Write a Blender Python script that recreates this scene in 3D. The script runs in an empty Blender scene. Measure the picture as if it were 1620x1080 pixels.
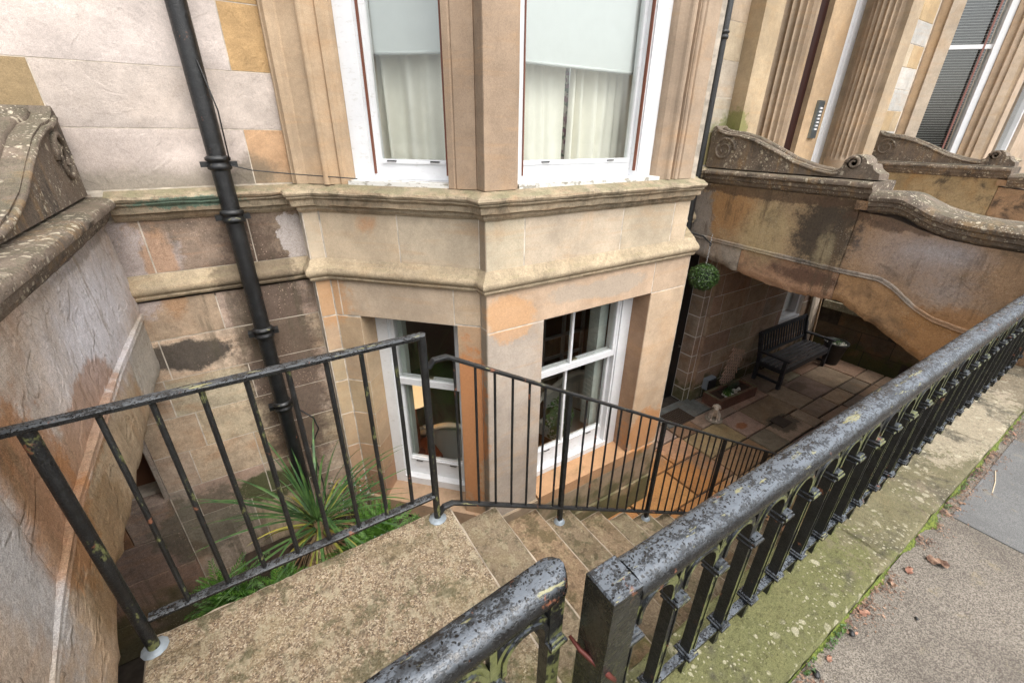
import bpy, math, random
from math import sin, cos, pi, radians, sqrt
from mathutils import Vector, Matrix, noise
R = random.Random(7)
SC = bpy.context.scene
COL = SC.collection

# ------------------------------------------------------------------ camera, sky, sun, exposure
YAW, PIT, ROL, HC = radians(32.7), radians(25.88), radians(0.68), 1.65
fw = Vector((sin(YAW)*cos(PIT), cos(YAW)*cos(PIT), -sin(PIT)))
r0 = Vector((cos(YAW), -sin(YAW), 0)); u0 = r0.cross(fw)
rr = r0*cos(ROL) + u0*sin(ROL); uu = -r0*sin(ROL) + u0*cos(ROL)
cd = bpy.data.cameras.new('camera'); cam = bpy.data.objects.new('camera', cd); COL.objects.link(cam)
cd.sensor_width = 36; cd.lens = 680/1620*36; cd.clip_start = .02; cd.clip_end = 2000
M = Matrix((rr, uu, -fw)).transposed().to_4x4(); M.translation = (0, 0, HC)
cam.matrix_world = M; SC.camera = cam

wd = bpy.data.worlds.new('World'); SC.world = wd; wd.use_nodes = True
SUN_EL, SUN_AZ = radians(58), radians(172)      # azimuth clockwise from +Y
nt = wd.node_tree; nt.nodes.clear()
sky = nt.nodes.new('ShaderNodeTexSky'); sky.sky_type = 'NISHITA'; sky.sun_disc = False
sky.sun_elevation = SUN_EL; sky.sun_rotation = SUN_AZ; sky.dust_density = 4; sky.air_density = 1.2
hs = nt.nodes.new('ShaderNodeHueSaturation'); hs.inputs['Saturation'].default_value = .3
bg = nt.nodes.new('ShaderNodeBackground'); bg.inputs['Strength'].default_value = .15
wo = nt.nodes.new('ShaderNodeOutputWorld')
nt.links.new(sky.outputs[0], hs.inputs['Color']); nt.links.new(hs.outputs[0], bg.inputs[0]); nt.links.new(bg.outputs[0], wo.inputs[0])
sl = bpy.data.lights.new('sun', 'SUN'); sl.energy = .9; sl.angle = radians(60); sl.color = (1, .96, .9)
so = bpy.data.objects.new('sun', sl); COL.objects.link(so)
sd = Vector((sin(SUN_AZ)*cos(SUN_EL), cos(SUN_AZ)*cos(SUN_EL), sin(SUN_EL)))
so.rotation_euler = (-sd).to_track_quat('-Z', 'Y').to_euler(); so.location = sd*20
SC.view_settings.view_transform = 'Standard'; SC.view_settings.look = 'None'
SC.view_settings.gamma = 1; SC.view_settings.use_curve_mapping = False
SC.view_settings.exposure = 1.2
SC.cycles.max_bounces = 8; SC.cycles.diffuse_bounces = 4; SC.cycles.glossy_bounces = 3; SC.cycles.use_adaptive_sampling = True; SC.cycles.adaptive_threshold = .025; SC.cycles.transparent_max_bounces = 12

# ------------------------------------------------------------------ mesh helpers
class MB:
    def __init__(s): s.v = []; s.f = []
    def add(s, vs, fs):
        o = len(s.v); s.v += [tuple(p) for p in vs]; s.f += [tuple(i+o for i in f) for f in fs]; return s
    def box(s, x0, x1, y0, y1, z0, z1):
        vs = [(x, y, z) for x in (x0, x1) for y in (y0, y1) for z in (z0, z1)]
        return s.add(vs, [(0,1,3,2),(4,6,7,5),(0,4,5,1),(2,3,7,6),(0,2,6,4),(1,5,7,3)])
    def cbox(s, x0, x1, y0, y1, z0, z1, c=.003, top=True):
        # box with chamfered edges round the top and the sides
        def ring(d, z): return [(x0+d, y0+d, z), (x1-d, y0+d, z), (x1-d, y1-d, z), (x0+d, y1-d, z)]
        vs = ring(0, z0+0) + ring(0, z1-c) + ring(c, z1)
        fs = [(0,3,2,1)] + [(i, (i+1)%4, 4+(i+1)%4, 4+i) for i in range(4)] + [(4+i, 4+(i+1)%4, 8+(i+1)%4, 8+i) for i in range(4)] + [(8,9,10,11)]
        return s.add(vs, fs)
    def bar(s, a, b, w, h, up=(0, 0, 1)):
        a = Vector(a); b = Vector(b); d = (b-a).normalized(); up = Vector(up)
        if abs(d.dot(up)) > .99: up = Vector((0, 1, 0))
        sd = d.cross(up).normalized(); u = sd.cross(d)
        vs = [p + sd*i*w/2 + u*j*h/2 for p in (a, b) for i, j in ((-1,-1),(1,-1),(1,1),(-1,1))]
        return s.add(vs, [(0,3,2,1),(4,5,6,7),(0,1,5,4),(1,2,6,5),(2,3,7,6),(3,0,4,7)])
    def tube(s, pts, r, n=10, caps=True):
        pts = [Vector(p) for p in pts]; m = len(pts)
        rs = r if isinstance(r, (list, tuple)) else [r]*m
        rings = []; prev = None
        for i, p in enumerate(pts):
            d = (pts[min(i+1, m-1)] - pts[max(i-1, 0)]).normalized()
            if prev is None:
                a = Vector((0, 0, 1)) if abs(d.z) < .9 else Vector((0, 1, 0))
                x = d.cross(a).normalized()
            else:
                x = (prev - d*prev.dot(d)).normalized()
            prev = x; y = d.cross(x)
            rings += [p + (x*cos(2*pi*k/n) + y*sin(2*pi*k/n))*rs[i] for k in range(n)]
        fs = [(i*n+k, i*n+(k+1)%n, (i+1)*n+(k+1)%n, (i+1)*n+k) for i in range(m-1) for k in range(n)]
        if caps: fs += [tuple(range(n-1, -1, -1)), tuple((m-1)*n+k for k in range(n))]
        return s.add(rings, fs)
    def prism(s, poly, axis, a0, a1):
        # poly: 2D points; axis 'x','y','z' the extrusion axis
        def P(p, a):
            return {'x': (a, p[0], p[1]), 'y': (p[0], a, p[1]), 'z': (p[0], p[1], a)}[axis]
        n = len(poly)
        vs = [P(p, a0) for p in poly] + [P(p, a1) for p in poly]
        fs = [tuple(range(n)), tuple(range(2*n-1, n-1, -1))] + [(i, n+i, n+(i+1)%n, (i+1)%n) for i in range(n)]
        return s.add(vs, fs)
    def lathe(s, prof, c=(0, 0, 0), n=20, arc=2*pi):
        k = len(prof)
        vs = [(c[0]+r*cos(arc*i/n), c[1]+r*sin(arc*i/n), c[2]+z) for i in range(n) for r, z in prof]
        fs = [(i*k+j, ((i+1)%n)*k+j, ((i+1)%n)*k+j+1, i*k+j+1) for i in range(n) for j in range(k-1)]
        return s.add(vs, fs)
    def grid(s, nu, nv, fn):
        vs = [fn(i/nu, j/nv) for j in range(nv+1) for i in range(nu+1)]
        fs = [(j*(nu+1)+i, j*(nu+1)+i+1, (j+1)*(nu+1)+i+1, (j+1)*(nu+1)+i) for j in range(nv) for i in range(nu)]
        return s.add(vs, fs)
    def mesh(s, name, mat, smooth=False, fix=True):
        me = bpy.data.meshes.new(name); me.from_pydata(s.v, [], s.f)
        if fix:
            import bmesh
            bm = bmesh.new(); bm.from_mesh(me); bmesh.ops.recalc_face_normals(bm, faces=bm.faces); bm.to_mesh(me); bm.free()
        if mat: me.materials.append(mat)
        if smooth:
            me.polygons.foreach_set('use_smooth', [True]*len(me.polygons))
            if smooth == 'angle':
                try: me.set_sharp_from_angle(angle=radians(40))
                except Exception: pass
        me.update(); return me
    def obj(s, name, mat, parent=None, smooth=False, color=None, fix=True):
        o = bpy.data.objects.new(name, s.mesh(name, mat, smooth, fix)); COL.objects.link(o)
        if parent: o.parent = parent
        if color: o.color = (*color[:3], 1)
        return o
def tag(o, label=None, cat=None, group=None, kind=None):
    if label: o['label'] = label
    if cat: o['category'] = cat
    if group: o['group'] = group
    if kind: o['kind'] = kind
    return o
def empty(name, label, cat, loc=(0, 0, 0), group=None, rz=0):
    o = bpy.data.objects.new(name, None); COL.objects.link(o); o.location = loc; o.rotation_euler.z = rz
    return tag(o, label, cat, group)
def copy_tree(o, parent=None):
    c = o.copy(); COL.objects.link(c)
    if parent: c.parent = parent
    for ch in list(o.children): copy_tree(ch, c)
    return c
def fbm(x, y, z, sc=1., oc=4):
    return noise.fractal(Vector((x*sc, y*sc, z*sc)), 1., 2., oc)

# ------------------------------------------------------------------ material helpers
class NT:
    def __init__(s, name):
        s.m = bpy.data.materials.new(name); s.m.use_nodes = True; s.t = s.m.node_tree; s.t.nodes.clear()
        s.out = s.t.nodes.new('ShaderNodeOutputMaterial'); s.b = s.t.nodes.new('ShaderNodeBsdfPrincipled')
        s.t.links.new(s.b.outputs[0], s.out.inputs[0]); s.g = s.t.nodes.new('ShaderNodeNewGeometry'); s.pos = s.g.outputs['Position']
    def n(s, t, **kw):
        q = s.t.nodes.new('ShaderNode'+t)
        for k, v in kw.items(): setattr(q, k, v)
        return q
    def L(s, a, b): s.t.links.new(a, b)
    def inp(s, sock, v):
        if hasattr(v, 'is_linked') or hasattr(v, 'links'): s.L(v, sock)
        elif isinstance(v, (tuple, list)) and len(v) == 3 and sock.type == 'RGBA': sock.default_value = (*v, 1)
        else: sock.default_value = v
    def math(s, op, a, b=0., c=0., clamp=False):
        q = s.n('Math', operation=op, use_clamp=clamp); s.inp(q.inputs[0], a); s.inp(q.inputs[1], b)
        if len(q.inputs) > 2: s.inp(q.inputs[2], c)
        return q.outputs[0]
    def vm(s, op, a, b):
        q = s.n('VectorMath', operation=op); s.inp(q.inputs[0], a); s.inp(q.inputs[1], b); return q
    def noise(s, scale, detail=4, rough=.55, vec=None, dist=0.):
        q = s.n('TexNoise'); q.inputs['Scale'].default_value = scale; q.inputs['Detail'].default_value = min(detail, 4)
        q.inputs['Roughness'].default_value = rough; q.inputs['Distortion'].default_value = dist
        s.L(vec if vec is not None else s.pos, q.inputs['Vector']); return q.outputs[0]
    def vor(s, scale, feat='F1', vec=None, out='Distance', rnd=1.):
        q = s.n('TexVoronoi', feature=feat); q.inputs['Scale'].default_value = scale; q.inputs['Randomness'].default_value = rnd
        s.L(vec if vec is not None else s.pos, q.inputs['Vector']); return q.outputs[out]
    def rng(s, v, a, b, c=0., d=1., smooth=True):
        q = s.n('MapRange'); q.interpolation_type = 'SMOOTHSTEP' if smooth else 'LINEAR'
        s.inp(q.inputs[0], v)
        for i, k in enumerate((a, b, c, d)): q.inputs[i+1].default_value = k
        return q.outputs[0]
    def mix(s, f, a, b, mode='MIX'):
        q = s.n('Mix', data_type='RGBA', blend_type=mode); s.inp(q.inputs[0], f); s.inp(q.inputs[6], a); s.inp(q.inputs[7], b); return q.outputs[2]
    def scale(s, v3):
        return s.vm('MULTIPLY', s.pos, v3).outputs[0]
    def blob(s, c, r, amp=.7, sc=3., e0=-.15, e1=.35, vec=None):
        d = s.vm('SUBTRACT', s.pos, c).outputs[0]; d = s.vm('DIVIDE', d, r).outputs[0]
        ln = s.n('VectorMath', operation='LENGTH'); s.L(d, ln.inputs[0])
        nz = s.math('ADD', s.math('MULTIPLY', s.noise(sc, 5, .7, vec), .62), s.math('MULTIPLY', s.noise(sc*5, 5, .75, vec), .38))
        amp *= 1.5; m_ = (e0+e1)/2; e0, e1 = m_-(e1-e0)*.28, m_+(e1-e0)*.28
        v = s.math('SUBTRACT', 1., ln.outputs['Value']); v = s.math('ADD', v, s.math('MULTIPLY', s.math('SUBTRACT', nz, .5), amp*2))
        return s.rng(v, e0, e1)
    def up(s, a=.4, b=.85):
        q = s.n('SeparateXYZ'); s.L(s.g.outputs['Normal'], q.inputs[0]); return s.rng(q.outputs[2], a, b)
    def bump(s, h, strength=.5, dist=.01, prev=None):
        q = s.n('Bump'); q.inputs['Strength'].default_value = strength; q.inputs['Distance'].default_value = dist
        s.L(h, q.inputs['Height'])
        if prev is not None: s.L(prev, q.inputs['Normal'])
        return q.outputs[0]
    def fin(s, col, rough=.8, nrm=None, metal=0., spec=.5, coat=0.):
        s.inp(s.b.inputs['Base Color'], col); s.inp(s.b.inputs['Roughness'], rough); s.b.inputs['Metallic'].default_value = metal
        s.b.inputs['Specular IOR Level'].default_value = spec; s.b.inputs['Coat Weight'].default_value = coat
        if nrm is not None: s.L(nrm, s.b.inputs['Normal'])
        return s.m

def stone_mat(name, stains=(), iron=.35, iron_col=(.36, .17, .06), dark=.0, dark_col=(.05, .042, .036), top_col=None, top=0., algae=None,
              lichen=0., lichen_col=(.6, .57, .47), spall=0., strata=.15, bump=1., rough=.85, speck=None, pit=0., fixed=None, mott=1., grain=1., streak=0., streak_col=(.09, .075, .05), sv=(9, 9, .55)):
    k = NT(name)
    if fixed: col = k.n('RGB').outputs[0]; col.default_value = (*fixed, 1)
    else: col = k.n('ObjectInfo').outputs['Color']
    n1 = k.noise(1.9, 4, .65); n2 = k.noise(9, 4, .7); gr = k.noise(280, 1, .6); md = k.noise(55, 4, .75)
    col = k.mix(1., col, k.rgbv(k.rng(n1, .3, .7, .84, 1.14)) if hasattr(k, 'rgbv') else k.comb(k.rng(n1, .3, .7, .84, 1.14)), 'MULTIPLY')
    col = k.mix(1., col, k.comb(k.rng(n2, .3, .7, 1-.15*grain, 1+.11*grain)), 'MULTIPLY')
    if strata:
        st = k.noise(1.2, 5, .6, k.scale((1.5, 1.5, 14)), .6)
        col = k.mix(k.math('MULTIPLY', k.rng(st, .5, .75), strata), col, iron_col)
    if iron: col = k.mix(k.math('MULTIPLY', k.rng(k.noise(2.3, 6, .62, None, .8), .5, .74), iron), col, iron_col)
    for st in stains:
        c, r, cc, a = st[:4]; kw = st[4] if len(st) > 4 else {}
        col = k.mix(k.math('MULTIPLY', k.blob(c, r, **kw), a), col, cc)
    if streak:
        sk = k.math('ADD', k.math('MULTIPLY', k.noise(1., 4, .75, k.scale(sv)), .75), k.math('MULTIPLY', k.noise(9, 4, .8), .25))
        col = k.mix(k.math('MULTIPLY', k.math('MULTIPLY', k.rng(sk, .5, .62), k.rng(k.noise(1.4, 3, .6), .42, .6)), streak), col, streak_col)
    if dark: col = k.mix(k.math('MULTIPLY', k.rng(k.noise(3.1, 6, .72, None, .4), .5, .68), dark), col, dark_col)
    if algae:  # (z level, height, strength)
        q = k.n('SeparateXYZ'); k.L(k.pos, q.inputs[0])
        a = k.math('ADD', k.rng(q.outputs[2], algae[0], algae[0]+algae[1], 1., 0., False), k.math('MULTIPLY', k.math('SUBTRACT', k.noise(5, 5), .5), 1.6))
        col = k.mix(k.math('MULTIPLY', k.rng(a, .35, .8), algae[2]), col, (.075, .085, .03))
    if top: col = k.mix(k.math('MULTIPLY', k.math('MULTIPLY', k.up(), k.rng(k.noise(7, 6, .65), .32, .62)), top), col, top_col)
    if speck:   # (scale, threshold, colour, strength) fine salt or lichen specks
        v = k.vor(speck[0]); v = k.rng(v, speck[1]*.6, speck[1], 1, 0)
        v = k.math('MULTIPLY', v, k.rng(k.noise(2.6, 5, .6), .5, .62)); col = k.mix(k.math('MULTIPLY', v, speck[3]), col, speck[2])
    if lichen:
        vec = k.vm('ADD', k.pos, k.vscale(k.noisec(9), .05)).outputs[0]
        for sc_, th in ((17, .3), (34, .27), (70, .3)):
            v = k.rng(k.vor(sc_, 'F1', vec), th*.75, th, 1, 0)
            sel = k.rng(k.noise(3.2, 4, .6), .42, .52)
            rc = k.n('SeparateColor'); k.L(k.vor(sc_, 'F1', vec, 'Color'), rc.inputs[0])
            v = k.math('MULTIPLY', k.math('MULTIPLY', v, sel), k.rng(rc.outputs[0], .42, .48))
            col = k.mix(k.math('MULTIPLY', v, lichen), col, lichen_col)
    col = k.mix(1., col, k.comb(k.rng(gr, .3, .7, 1-.24*grain, 1+.2*grain)), 'MULTIPLY')
    col = k.mix(1., col, k.comb(k.rng(md, .3, .7, 1-.13*grain, 1+.1*grain)), 'MULTIPLY')
    col = k.mix(k.rng(k.noise(26, 6, .8, k.scale((1, 1, .75))), .52, .64, 0, .3*mott), col, k.mix(1., col, (.45, .42, .38), 'MULTIPLY'))
    h = k.math('ADD', k.math('MULTIPLY', gr, .12*bump), k.math('MULTIPLY', md, .3*bump)); h = k.math('ADD', h, k.math('MULTIPLY', n2, .9*bump))
    if spall:
        rid = k.noise(2.6, 6, .66, None, .5); ed = k.rng(rid, .49, .53, 0, 1)
        h = k.math('ADD', h, k.math('MULTIPLY', ed, spall)); h = k.math('ADD', h, k.math('MULTIPLY', k.noise(24, 6, .7), spall*.8))
    if pit: h = k.math('SUBTRACT', h, k.math('MULTIPLY', k.rng(k.vor(70), .1, .35, 1, 0), pit))
    return k.fin(col, rough, k.bump(h, .75, .008), spec=.3)
def _comb(k, v):
    q = k.n('CombineColor')
    for i in range(3): k.L(v, q.inputs[i])
    return q.outputs[0]
NT.comb = _comb
def _vscale(k, v, f):
    q = k.n('VectorMath', operation='SCALE'); k.L(v, q.inputs[0]); q.inputs['Scale'].default_value = f; return q.outputs[0]
NT.vscale = _vscale
def _noisec(k, sc):
    q = k.n('TexNoise'); q.inputs['Scale'].default_value = sc; k.L(k.pos, q.inputs['Vector']); return q.outputs['Color']
NT.noisec = _noisec

def plain(name, col, rough=.6, metal=0., bumpsc=0, bumps=.2, var=0., spec=.5, coat=0.):
    k = NT(name); c = col
    if var: c = k.mix(1., col, k.comb(k.rng(k.noise(12, 6, .6), .3, .7, 1-var, 1+var)), 'MULTIPLY')
    nr = k.bump(k.noise(bumpsc, 4), bumps, .004) if bumpsc else None
    return k.fin(c, rough, nr, metal, spec, coat)

LAV = (.36, .32, .32); ORG = (.4, .22, .1); BRN = (.15, .085, .045); BLK = (.035, .03, .027); CRM = (.45, .36, .2)
M_bay = stone_mat('bay_sandstone', mott=.15, grain=.5, iron=.22, iron_col=(.5, .28, .12), strata=.22, bump=.35,
    stains=[((.75, 3.1, 1.06), (.1, .1, .08), (.44, .22, .1), .6, dict(sc=9, e0=-.4, e1=.8)), ((1.55, 2.47, .42), (.22, .2, .2), (.6, .33, .15), .6),
            ((1.28, 2.65, -.6), (.16, .2, .9), (.5, .2, .07), .75), ((3.35, 2.47, -1.3), (.3, .3, .35), (.5, .22, .07), .7),
            ((.45, 3.3, .5), (.2, .3, .25), (.5, .27, .12), .6), ((2.5, 2.47, .5), (.6, .2, .1), (.36, .33, .28), .5)],
    algae=(-2.4, 1.15, .75))
M_up = stone_mat('render_pink', mott=.2, grain=.6, iron=.1, iron_col=(.5, .36, .24), strata=0, spall=.22, bump=.8,
    stains=[((-.3, 3.5, 1.34), (1.3, .4, .1), (.2, .18, .13), .6, dict(sc=9, e0=-.7, e1=1.1)), ((.2, 3.5, 1.4), (.16, .3, .12), (.13, .11, .08), .7, dict(sc=14, e0=-.5, e1=.9))])
M_rec = stone_mat('recess_sandstone', streak=.6, iron=.45, iron_col=(.4, .2, .09), dark=.2, strata=.3, bump=1.,
    stains=[((.1, 3.52, -.05), (.33, .3, 1.5), (.095, .065, .048), .9, dict(sc=6, amp=.5, e0=-.3, e1=.6)),
            ((-.6, 3.52, .85), (.3, .3, .3), (.44, .38, .36), .8), ((.36, 3.52, .95), (.12, .3, .2), (.46, .41, .38), .85, dict(e0=0, e1=.1)),
            ((-.45, 3.52, .8), (.1, .3, .35), (.4, .23, .12), .7), ((-.5, 3.52, .2), (.3, .3, .13), (.045, .04, .035), .9),
            ((-.25, 3.52, -1.15), (.3, .3, .18), (.07, .085, .03), .9), ((-.75, 3.52, -1.3), (.35, .3, .4), (.09, .09, .06), .6)],
    algae=(-2.3, .9, .7), speck=(55, .25, (.5, .36, .27), .8))
M_under = stone_mat('undercroft_sandstone', iron=.4, iron_col=(.33, .15, .06), dark=.12, strata=.2, bump=.7,
    algae=(-2.42, .75, .8), spall=.35)
M_lp = stone_mat('left_parapet_sandstone', streak=.55, streak_col=(.2, .15, .09), iron=.5, iron_col=(.36, .19, .09), dark=.12, strata=.25, bump=1.4, spall=.7,
    stains=[((-.62, 2.75, .82), (.4, .95, .36), (.66, .64, .67), .95, dict(sc=2.2, amp=.5, e0=-.6, e1=1.1)), ((-.62, 2.1, .62), (.3, .45, .16), (.32, .145, .05), .6),
            ((-.62, 1.55, .62), (.3, .25, .35), (.34, .15, .05), .7, dict(sc=5)), ((-.62, 1.25, .65), (.3, .16, .5), (.42, .4, .385), .9, dict(sc=4, e0=-.5, e1=1.)),
            ((-.62, 3.2, .3), (.3, .4, .3), (.42, .39, .34), .7, dict(sc=7)), ((-.6, 1.75, .25), (.3, .35, .22), (.23, .14, .06), .6),
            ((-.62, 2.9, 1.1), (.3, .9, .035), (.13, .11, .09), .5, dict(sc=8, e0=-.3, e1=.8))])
M_rp = stone_mat('right_parapet_sandstone', streak=.75, streak_col=(.1, .07, .045), iron=.5, iron_col=(.38, .22, .11), dark=.4, strata=.25, bump=1.1, spall=.3,
    stains=[((5, 2.0, .8), (.4, .33, .42), BLK, .88, dict(sc=9, amp=.8, e0=-.5, e1=.7)), ((5, 3.1, .85), (.3, .45, .35), (.38, .2, .08), .7, dict(sc=6, e0=-.4, e1=.8)), ((5, 3.45, .6), (.4, .22, .6), (.3, .27, .24), .9),
            ((5, 2.6, .65), (.3, .3, .35), (.42, .33, .18), .6, dict(e0=-.5, e1=.8)), ((5, 1.95, .62), (.3, .1, .2), (.4, .33, .2), .6, dict(sc=9, e0=-.5, e1=.9)),
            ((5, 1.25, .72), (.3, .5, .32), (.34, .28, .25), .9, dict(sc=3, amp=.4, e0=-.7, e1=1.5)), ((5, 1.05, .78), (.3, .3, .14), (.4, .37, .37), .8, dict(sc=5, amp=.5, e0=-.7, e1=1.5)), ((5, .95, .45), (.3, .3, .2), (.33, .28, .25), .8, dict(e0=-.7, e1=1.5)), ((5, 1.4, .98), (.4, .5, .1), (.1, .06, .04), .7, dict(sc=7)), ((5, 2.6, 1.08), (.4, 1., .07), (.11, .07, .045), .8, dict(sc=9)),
            ((5, 2.05, .32), (.3, .42, .1), (.09, .05, .035), .85, dict(sc=7, e0=-.4, e1=.8)), ((5, .75, .1), (.3, .4, .3), (.38, .19, .07), .6)],
    speck=(60, .25, (.5, .45, .35), .6))
M_rp2 = stone_mat('far_parapet_sandstone', iron=.6, iron_col=(.36, .2, .07), dark=.8, strata=.2, bump=1.1)
M_cop = stone_mat('coping_sandstone', iron=.15, iron_col=(.2, .12, .07), dark=.75, dark_col=(.045, .04, .035), strata=.1, bump=1.5, pit=.5,
    lichen=.6, streak=.6, streak_col=(.3, .19, .09), lichen_col=(.58, .52, .4), top_col=(.1, .095, .06), top=.55)
M_cornice = stone_mat('cornice_sandstone', streak=.5, mott=1.4, iron=.2, dark=.5, dark_col=(.09, .075, .05), strata=.25, bump=1.3, top_col=(.19, .18, .105), top=.75,
    stains=[((-.2, 3.4, 1.24), (.3, .2, .04), (.1, .2, .15), .8, dict(sc=25, amp=1.))])
M_string = stone_mat('string_course_sandstone', stains=[((.05, 3.5, .7), (.3, .3, .4), (.12, .09, .06), .75)], streak=.3, iron=.2, iron_col=(.42, .24, .1), dark=.12, strata=.2, bump=1., top_col=(.22, .19, .11), top=.6)
M_mortar = plain('mortar', (.52, .46, .38), .95, 0, 90, .4, .3)
M_mortd = plain('dark_mortar', (.05, .038, .028), .95, 0, 90, .4, .3)
M_backing = plain('masonry_core', (.45, .37, .29), .95)

def step_mat(nm='landing_aggregate', vs=210, flat=0.):
    k = NT(nm)
    v = k.n('TexVoronoi'); v.inputs['Scale'].default_value = vs; k.L(k.vm('ADD', k.pos, k.vscale(k.noisec(60), .006)).outputs[0], v.inputs['Vector'])
    sc = k.n('SeparateColor'); k.L(v.outputs['Color'], sc.inputs[0])
    rp = k.n('ValToRGB'); k.L(sc.outputs[0], rp.inputs[0]); e = rp.color_ramp.elements
    e[0].position = 0; e[0].color = (.09, .06, .045, 1); e[1].position = 1; e[1].color = (.75, .65, .5, 1)
    for p, c in ((.2, (.18, .125, .08)), (.45, (.31, .22, .14)), (.6, (.38, .29, .18)), (.8, (.5, .41, .28))):
        x = e.new(p); x.color = (*c, 1)
    big = k.noise(3.2, 7, .65, None, .3); rpo = k.mix(flat, rp.outputs[0], (.33, .265, .185)); med = k.noise(26, 6, .7)
    col = k.mix(k.rng(med, .35, .65, .05, .45), rpo, (.32, .26, .195))
    col = k.mix(k.math('MULTIPLY', k.rng(big, .5, .66), .4), col, (.4, .34, .2))
    col = k.mix(k.math('MULTIPLY', k.rng(k.noise(12, 7, .8, k.scale((1.7, 1, 1))), .52, .6), .6), col, (.52, .47, .33))
    col = k.mix(k.math('MULTIPLY', k.rng(k.noise(2.6, 5, .7, k.scale((1, 1.6, 1))), .5, .66), .5), col, (.16, .13, .07))
    col = k.mix(k.math('MULTIPLY', k.rng(k.noise(34, 6, .8), .54, .62), .5), col, (.5, .43, .3))
    col = k.mix(k.math('MULTIPLY', k.rng(k.noise(19, 6, .8, k.vm('ADD', k.pos, (5, 1, 2)).outputs[0]), .54, .62), .5), col, (.09, .07, .045))
    q = k.n('SeparateXYZ'); k.L(k.pos, q.inputs[0])
    low = k.rng(q.outputs[2], -.05, -.5, 0, 1)
    col = k.mix(k.math('MULTIPLY', k.rng(k.noise(5, 4, .85, k.vm('ADD', k.pos, (2, 9, 4)).outputs[0]), .52, .6), .6), col, (.1, .1, .05))
    ocol = k.n('ObjectInfo').outputs['Color']
    col = k.mix(1., col, ocol, 'MULTIPLY')
    col = k.mix(k.math('MULTIPLY', k.math('MULTIPLY', k.rng(q.outputs[1], .75, .5), k.rng(k.noise(8, 5), .38, .6)), .8), col, (.15, .17, .035))
    h = k.math('ADD', k.math('MULTIPLY', k.rng(v.outputs['Distance'], .0, .6, 1, 0), .5), k.math('MULTIPLY', k.noise(50, 5, .7), 1.))
    return k.fin(col, .85, k.bump(h, .8, .006), spec=.3)
M_step = step_mat(); M_step2 = step_mat('tread_aggregate', 260, .6); M_arris = plain('worn_arris', (.38, .32, .245), .9, 0, 90, .5, .3)
M_white = None
def white_mat():
    k = NT('white_gloss_paint')
    q = k.n('SeparateXYZ'); k.L(k.g.outputs['Normal'], q.inputs[0])
    col = k.mix(1., (.7, .71, .72), k.comb(k.rng(k.noise(6, 5), .3, .7, .95, 1.03)), 'MULTIPLY')
    st = k.math('MULTIPLY', k.rng(k.noise(18, 7, .7, k.scale((1, 1, 3))), .56, .7), .35)
    col = k.mix(st, col, (.42, .4, .34))
    return k.fin(col, .4, k.bump(k.noise(30, 4), .08, .003))
M_white = white_mat()
def dirty_white():
    k = NT('flaking_white_sill')
    a = k.rng(k.noise(13, 8, .72, k.scale((1, 1, 2))), .5, .62)
    col = k.mix(k.math('MULTIPLY', a, .8), (.62, .61, .58), (.2, .18, .13))
    return k.fin(col, .6, k.bump(k.math('ADD', a, k.noise(70, 3)), .4, .004))
M_sill = dirty_white()
M_fr2 = plain('greenish_sash_paint', (.5, .53, .49), .5, 0, 30, .1, .08)
M_redwood = plain('reddish_brown_bead', (.16, .05, .025), .5)

def glass_mat(name='window_glass', tint=(.96, .975, .965)):
    k = NT(name)
    k.t.nodes.remove(k.b)
    tr = k.n('BsdfTransparent'); tr.inputs[0].default_value = (*tint, 1)
    gl = k.n('BsdfGlossy'); gl.inputs['Roughness'].default_value = .02
    lw = k.n('LayerWeight'); lw.inputs['Blend'].default_value = .5
    fr = k.n('Math', operation='MULTIPLY_ADD'); k.L(k.math('POWER', lw.outputs['Facing'], 3.2), fr.inputs[0]); fr.inputs[1].default_value = .9; fr.inputs[2].default_value = .075
    k.L(k.bump(k.noise(2.2, 2), .06, .02), gl.inputs['Normal'])
    mx = k.n('MixShader'); k.L(fr.outputs[0], mx.inputs[0]); k.L(tr.outputs[0], mx.inputs[1]); k.L(gl.outputs[0], mx.inputs[2]); k.L(mx.outputs[0], k.out.inputs[0])
    return k.m
M_glass = glass_mat()

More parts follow.
